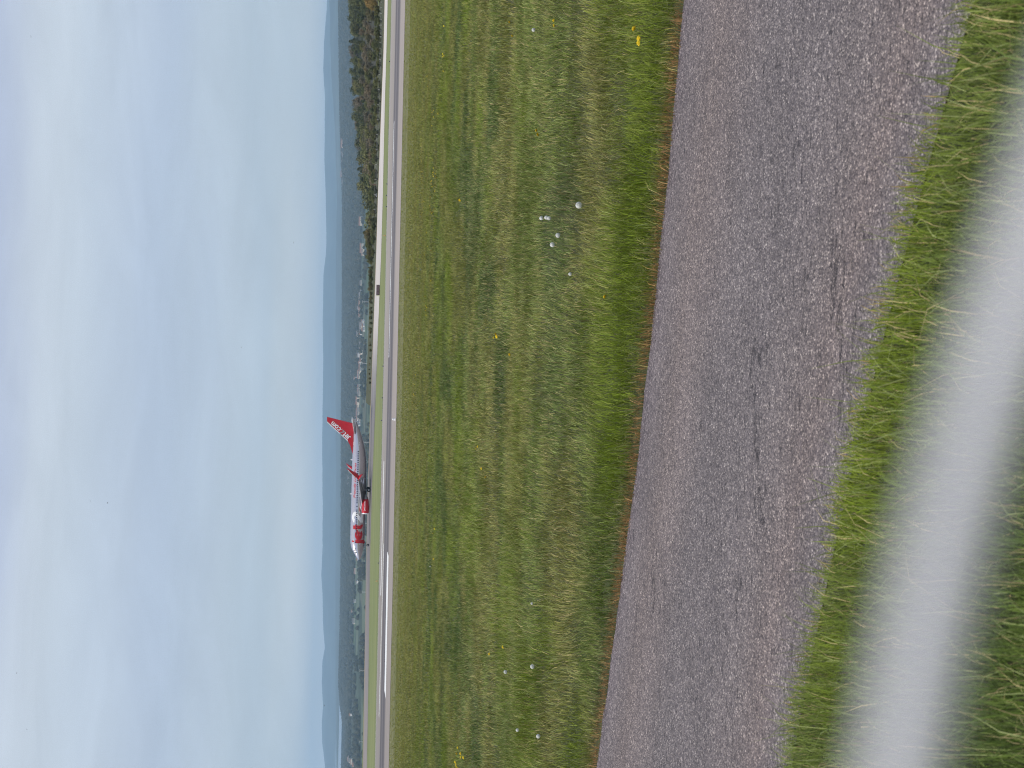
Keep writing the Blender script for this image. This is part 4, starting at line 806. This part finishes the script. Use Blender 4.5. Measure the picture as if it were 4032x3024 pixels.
# ------------------------------------------------------------------ weld-mesh fence the picture was taken through
M_galv = simple('galvanised_wire', (.66, .65, .69), .55, .0, .5, vs=60)
yaw = math.radians(-15); dW = .0895; wr_ = .0021
along = Vector((math.cos(yaw), math.sin(yaw), 0)); z_w = EYE.z - .0385
mf = empty('mesh_fence', (0, dW, 0)); tag(mf, 'galvanised wire mesh fence right at the lens, one blurred pale wire crossing the near grass', 'fence')
bent = [P(x, y, D) - Vector((0, dW, 0)) for x, y, D in ((3400, 3900, .1), (3545, 3024, .097), (3645, 2500, .0955), (3762, 2000, .094), (3905, 1500, .092), (4070, 1000, .0895), (4240, 500, .087), (4420, 0, .0845), (4680, -700, .081))]
for k in range(-14, 9):
    z = z_w + k * .1
    bm = bmesh.new()
    if k == 0: tube(bm, [along * -1.6 + Vector((0, 0, z))] + bent + [along * 1.6 + Vector((0, 0, z))], wr_, 12)
    else: tube(bm, [along * -1.6 + Vector((0, 0, z)), along * 1.6 + Vector((0, 0, z))], wr_, 12)
    bmo('wire', bm, M_galv, mf, True)
for k in range(-16, 17):
    a = k * .09 + .045 - .004; bm = bmesh.new(); nrm = Vector((-along.y, along.x, 0)) * (2 * wr_ * .98); tube(bm, [along * a + nrm + Vector((0, 0, .01)), along * a + nrm + Vector((0, 0, 2.45))], wr_, 10); bmo('upright_wire', bm, M_galv, mf, True)
for a in (-1.62, 1.62):
    bm = bmesh.new(); tube(bm, [along * a + Vector((0, 0, -.1)), along * a + Vector((0, 0, 2.5))], .03, 14); bmo('post', bm, M_galv, mf, True)

# ------------------------------------------------------------------ birds, tiny specks in the sky
M_bird = simple('dark_feathers', (.03, .03, .035), .8)
bm = bmesh.new(); tube(bm, [(-.12, 0, 0), (-.03, 0, 0), (.08, 0, 0), (.14, 0, .01)], [.01, .035, .03, .012], 8)
for s_ in (-1, 1):
    q = [bm.verts.new(v) for v in ((.06, 0, .01), (.07, s_ * .16, .05), (.0, s_ * .33, .02), (-.03, s_ * .15, .04), (-.03, 0, .01))]; bm.faces.new(q)
bm.faces.new([bm.verts.new(v) for v in ((-.1, 0, 0), (-.2, .04, 0), (-.2, -.04, 0))])
bird = None
for (x, y, w_) in ((122, 143, 'highest of all, towards the right end'), (950, 1368, 'in the middle of the sky above the aircraft tail'), (1157, 955, 'low over the wood, above the mountains'), (66, 2650, 'high in the left part of the sky'), (106, 2872, 'highest at the left end of the sky'), (355, 1972, 'above the aircraft, the higher of two close together'), (424, 1980, 'above the aircraft, the lower of two close together'), (1277, 2778, 'against the far mountains at the left end')):
    p = P(x, y, 190)
    if bird is None: bird = bmo('bird', bm, M_bird, None, True); o = bird
    else: o = bird.copy(); COL.objects.link(o)
    o.location = p; o.scale = (.6,) * 3; o.rotation_euler = (random.uniform(-.4, .4), 0, random.uniform(0, 6)); tag(o, 'tiny dark bird ' + w_, 'bird', 'birds in the sky')
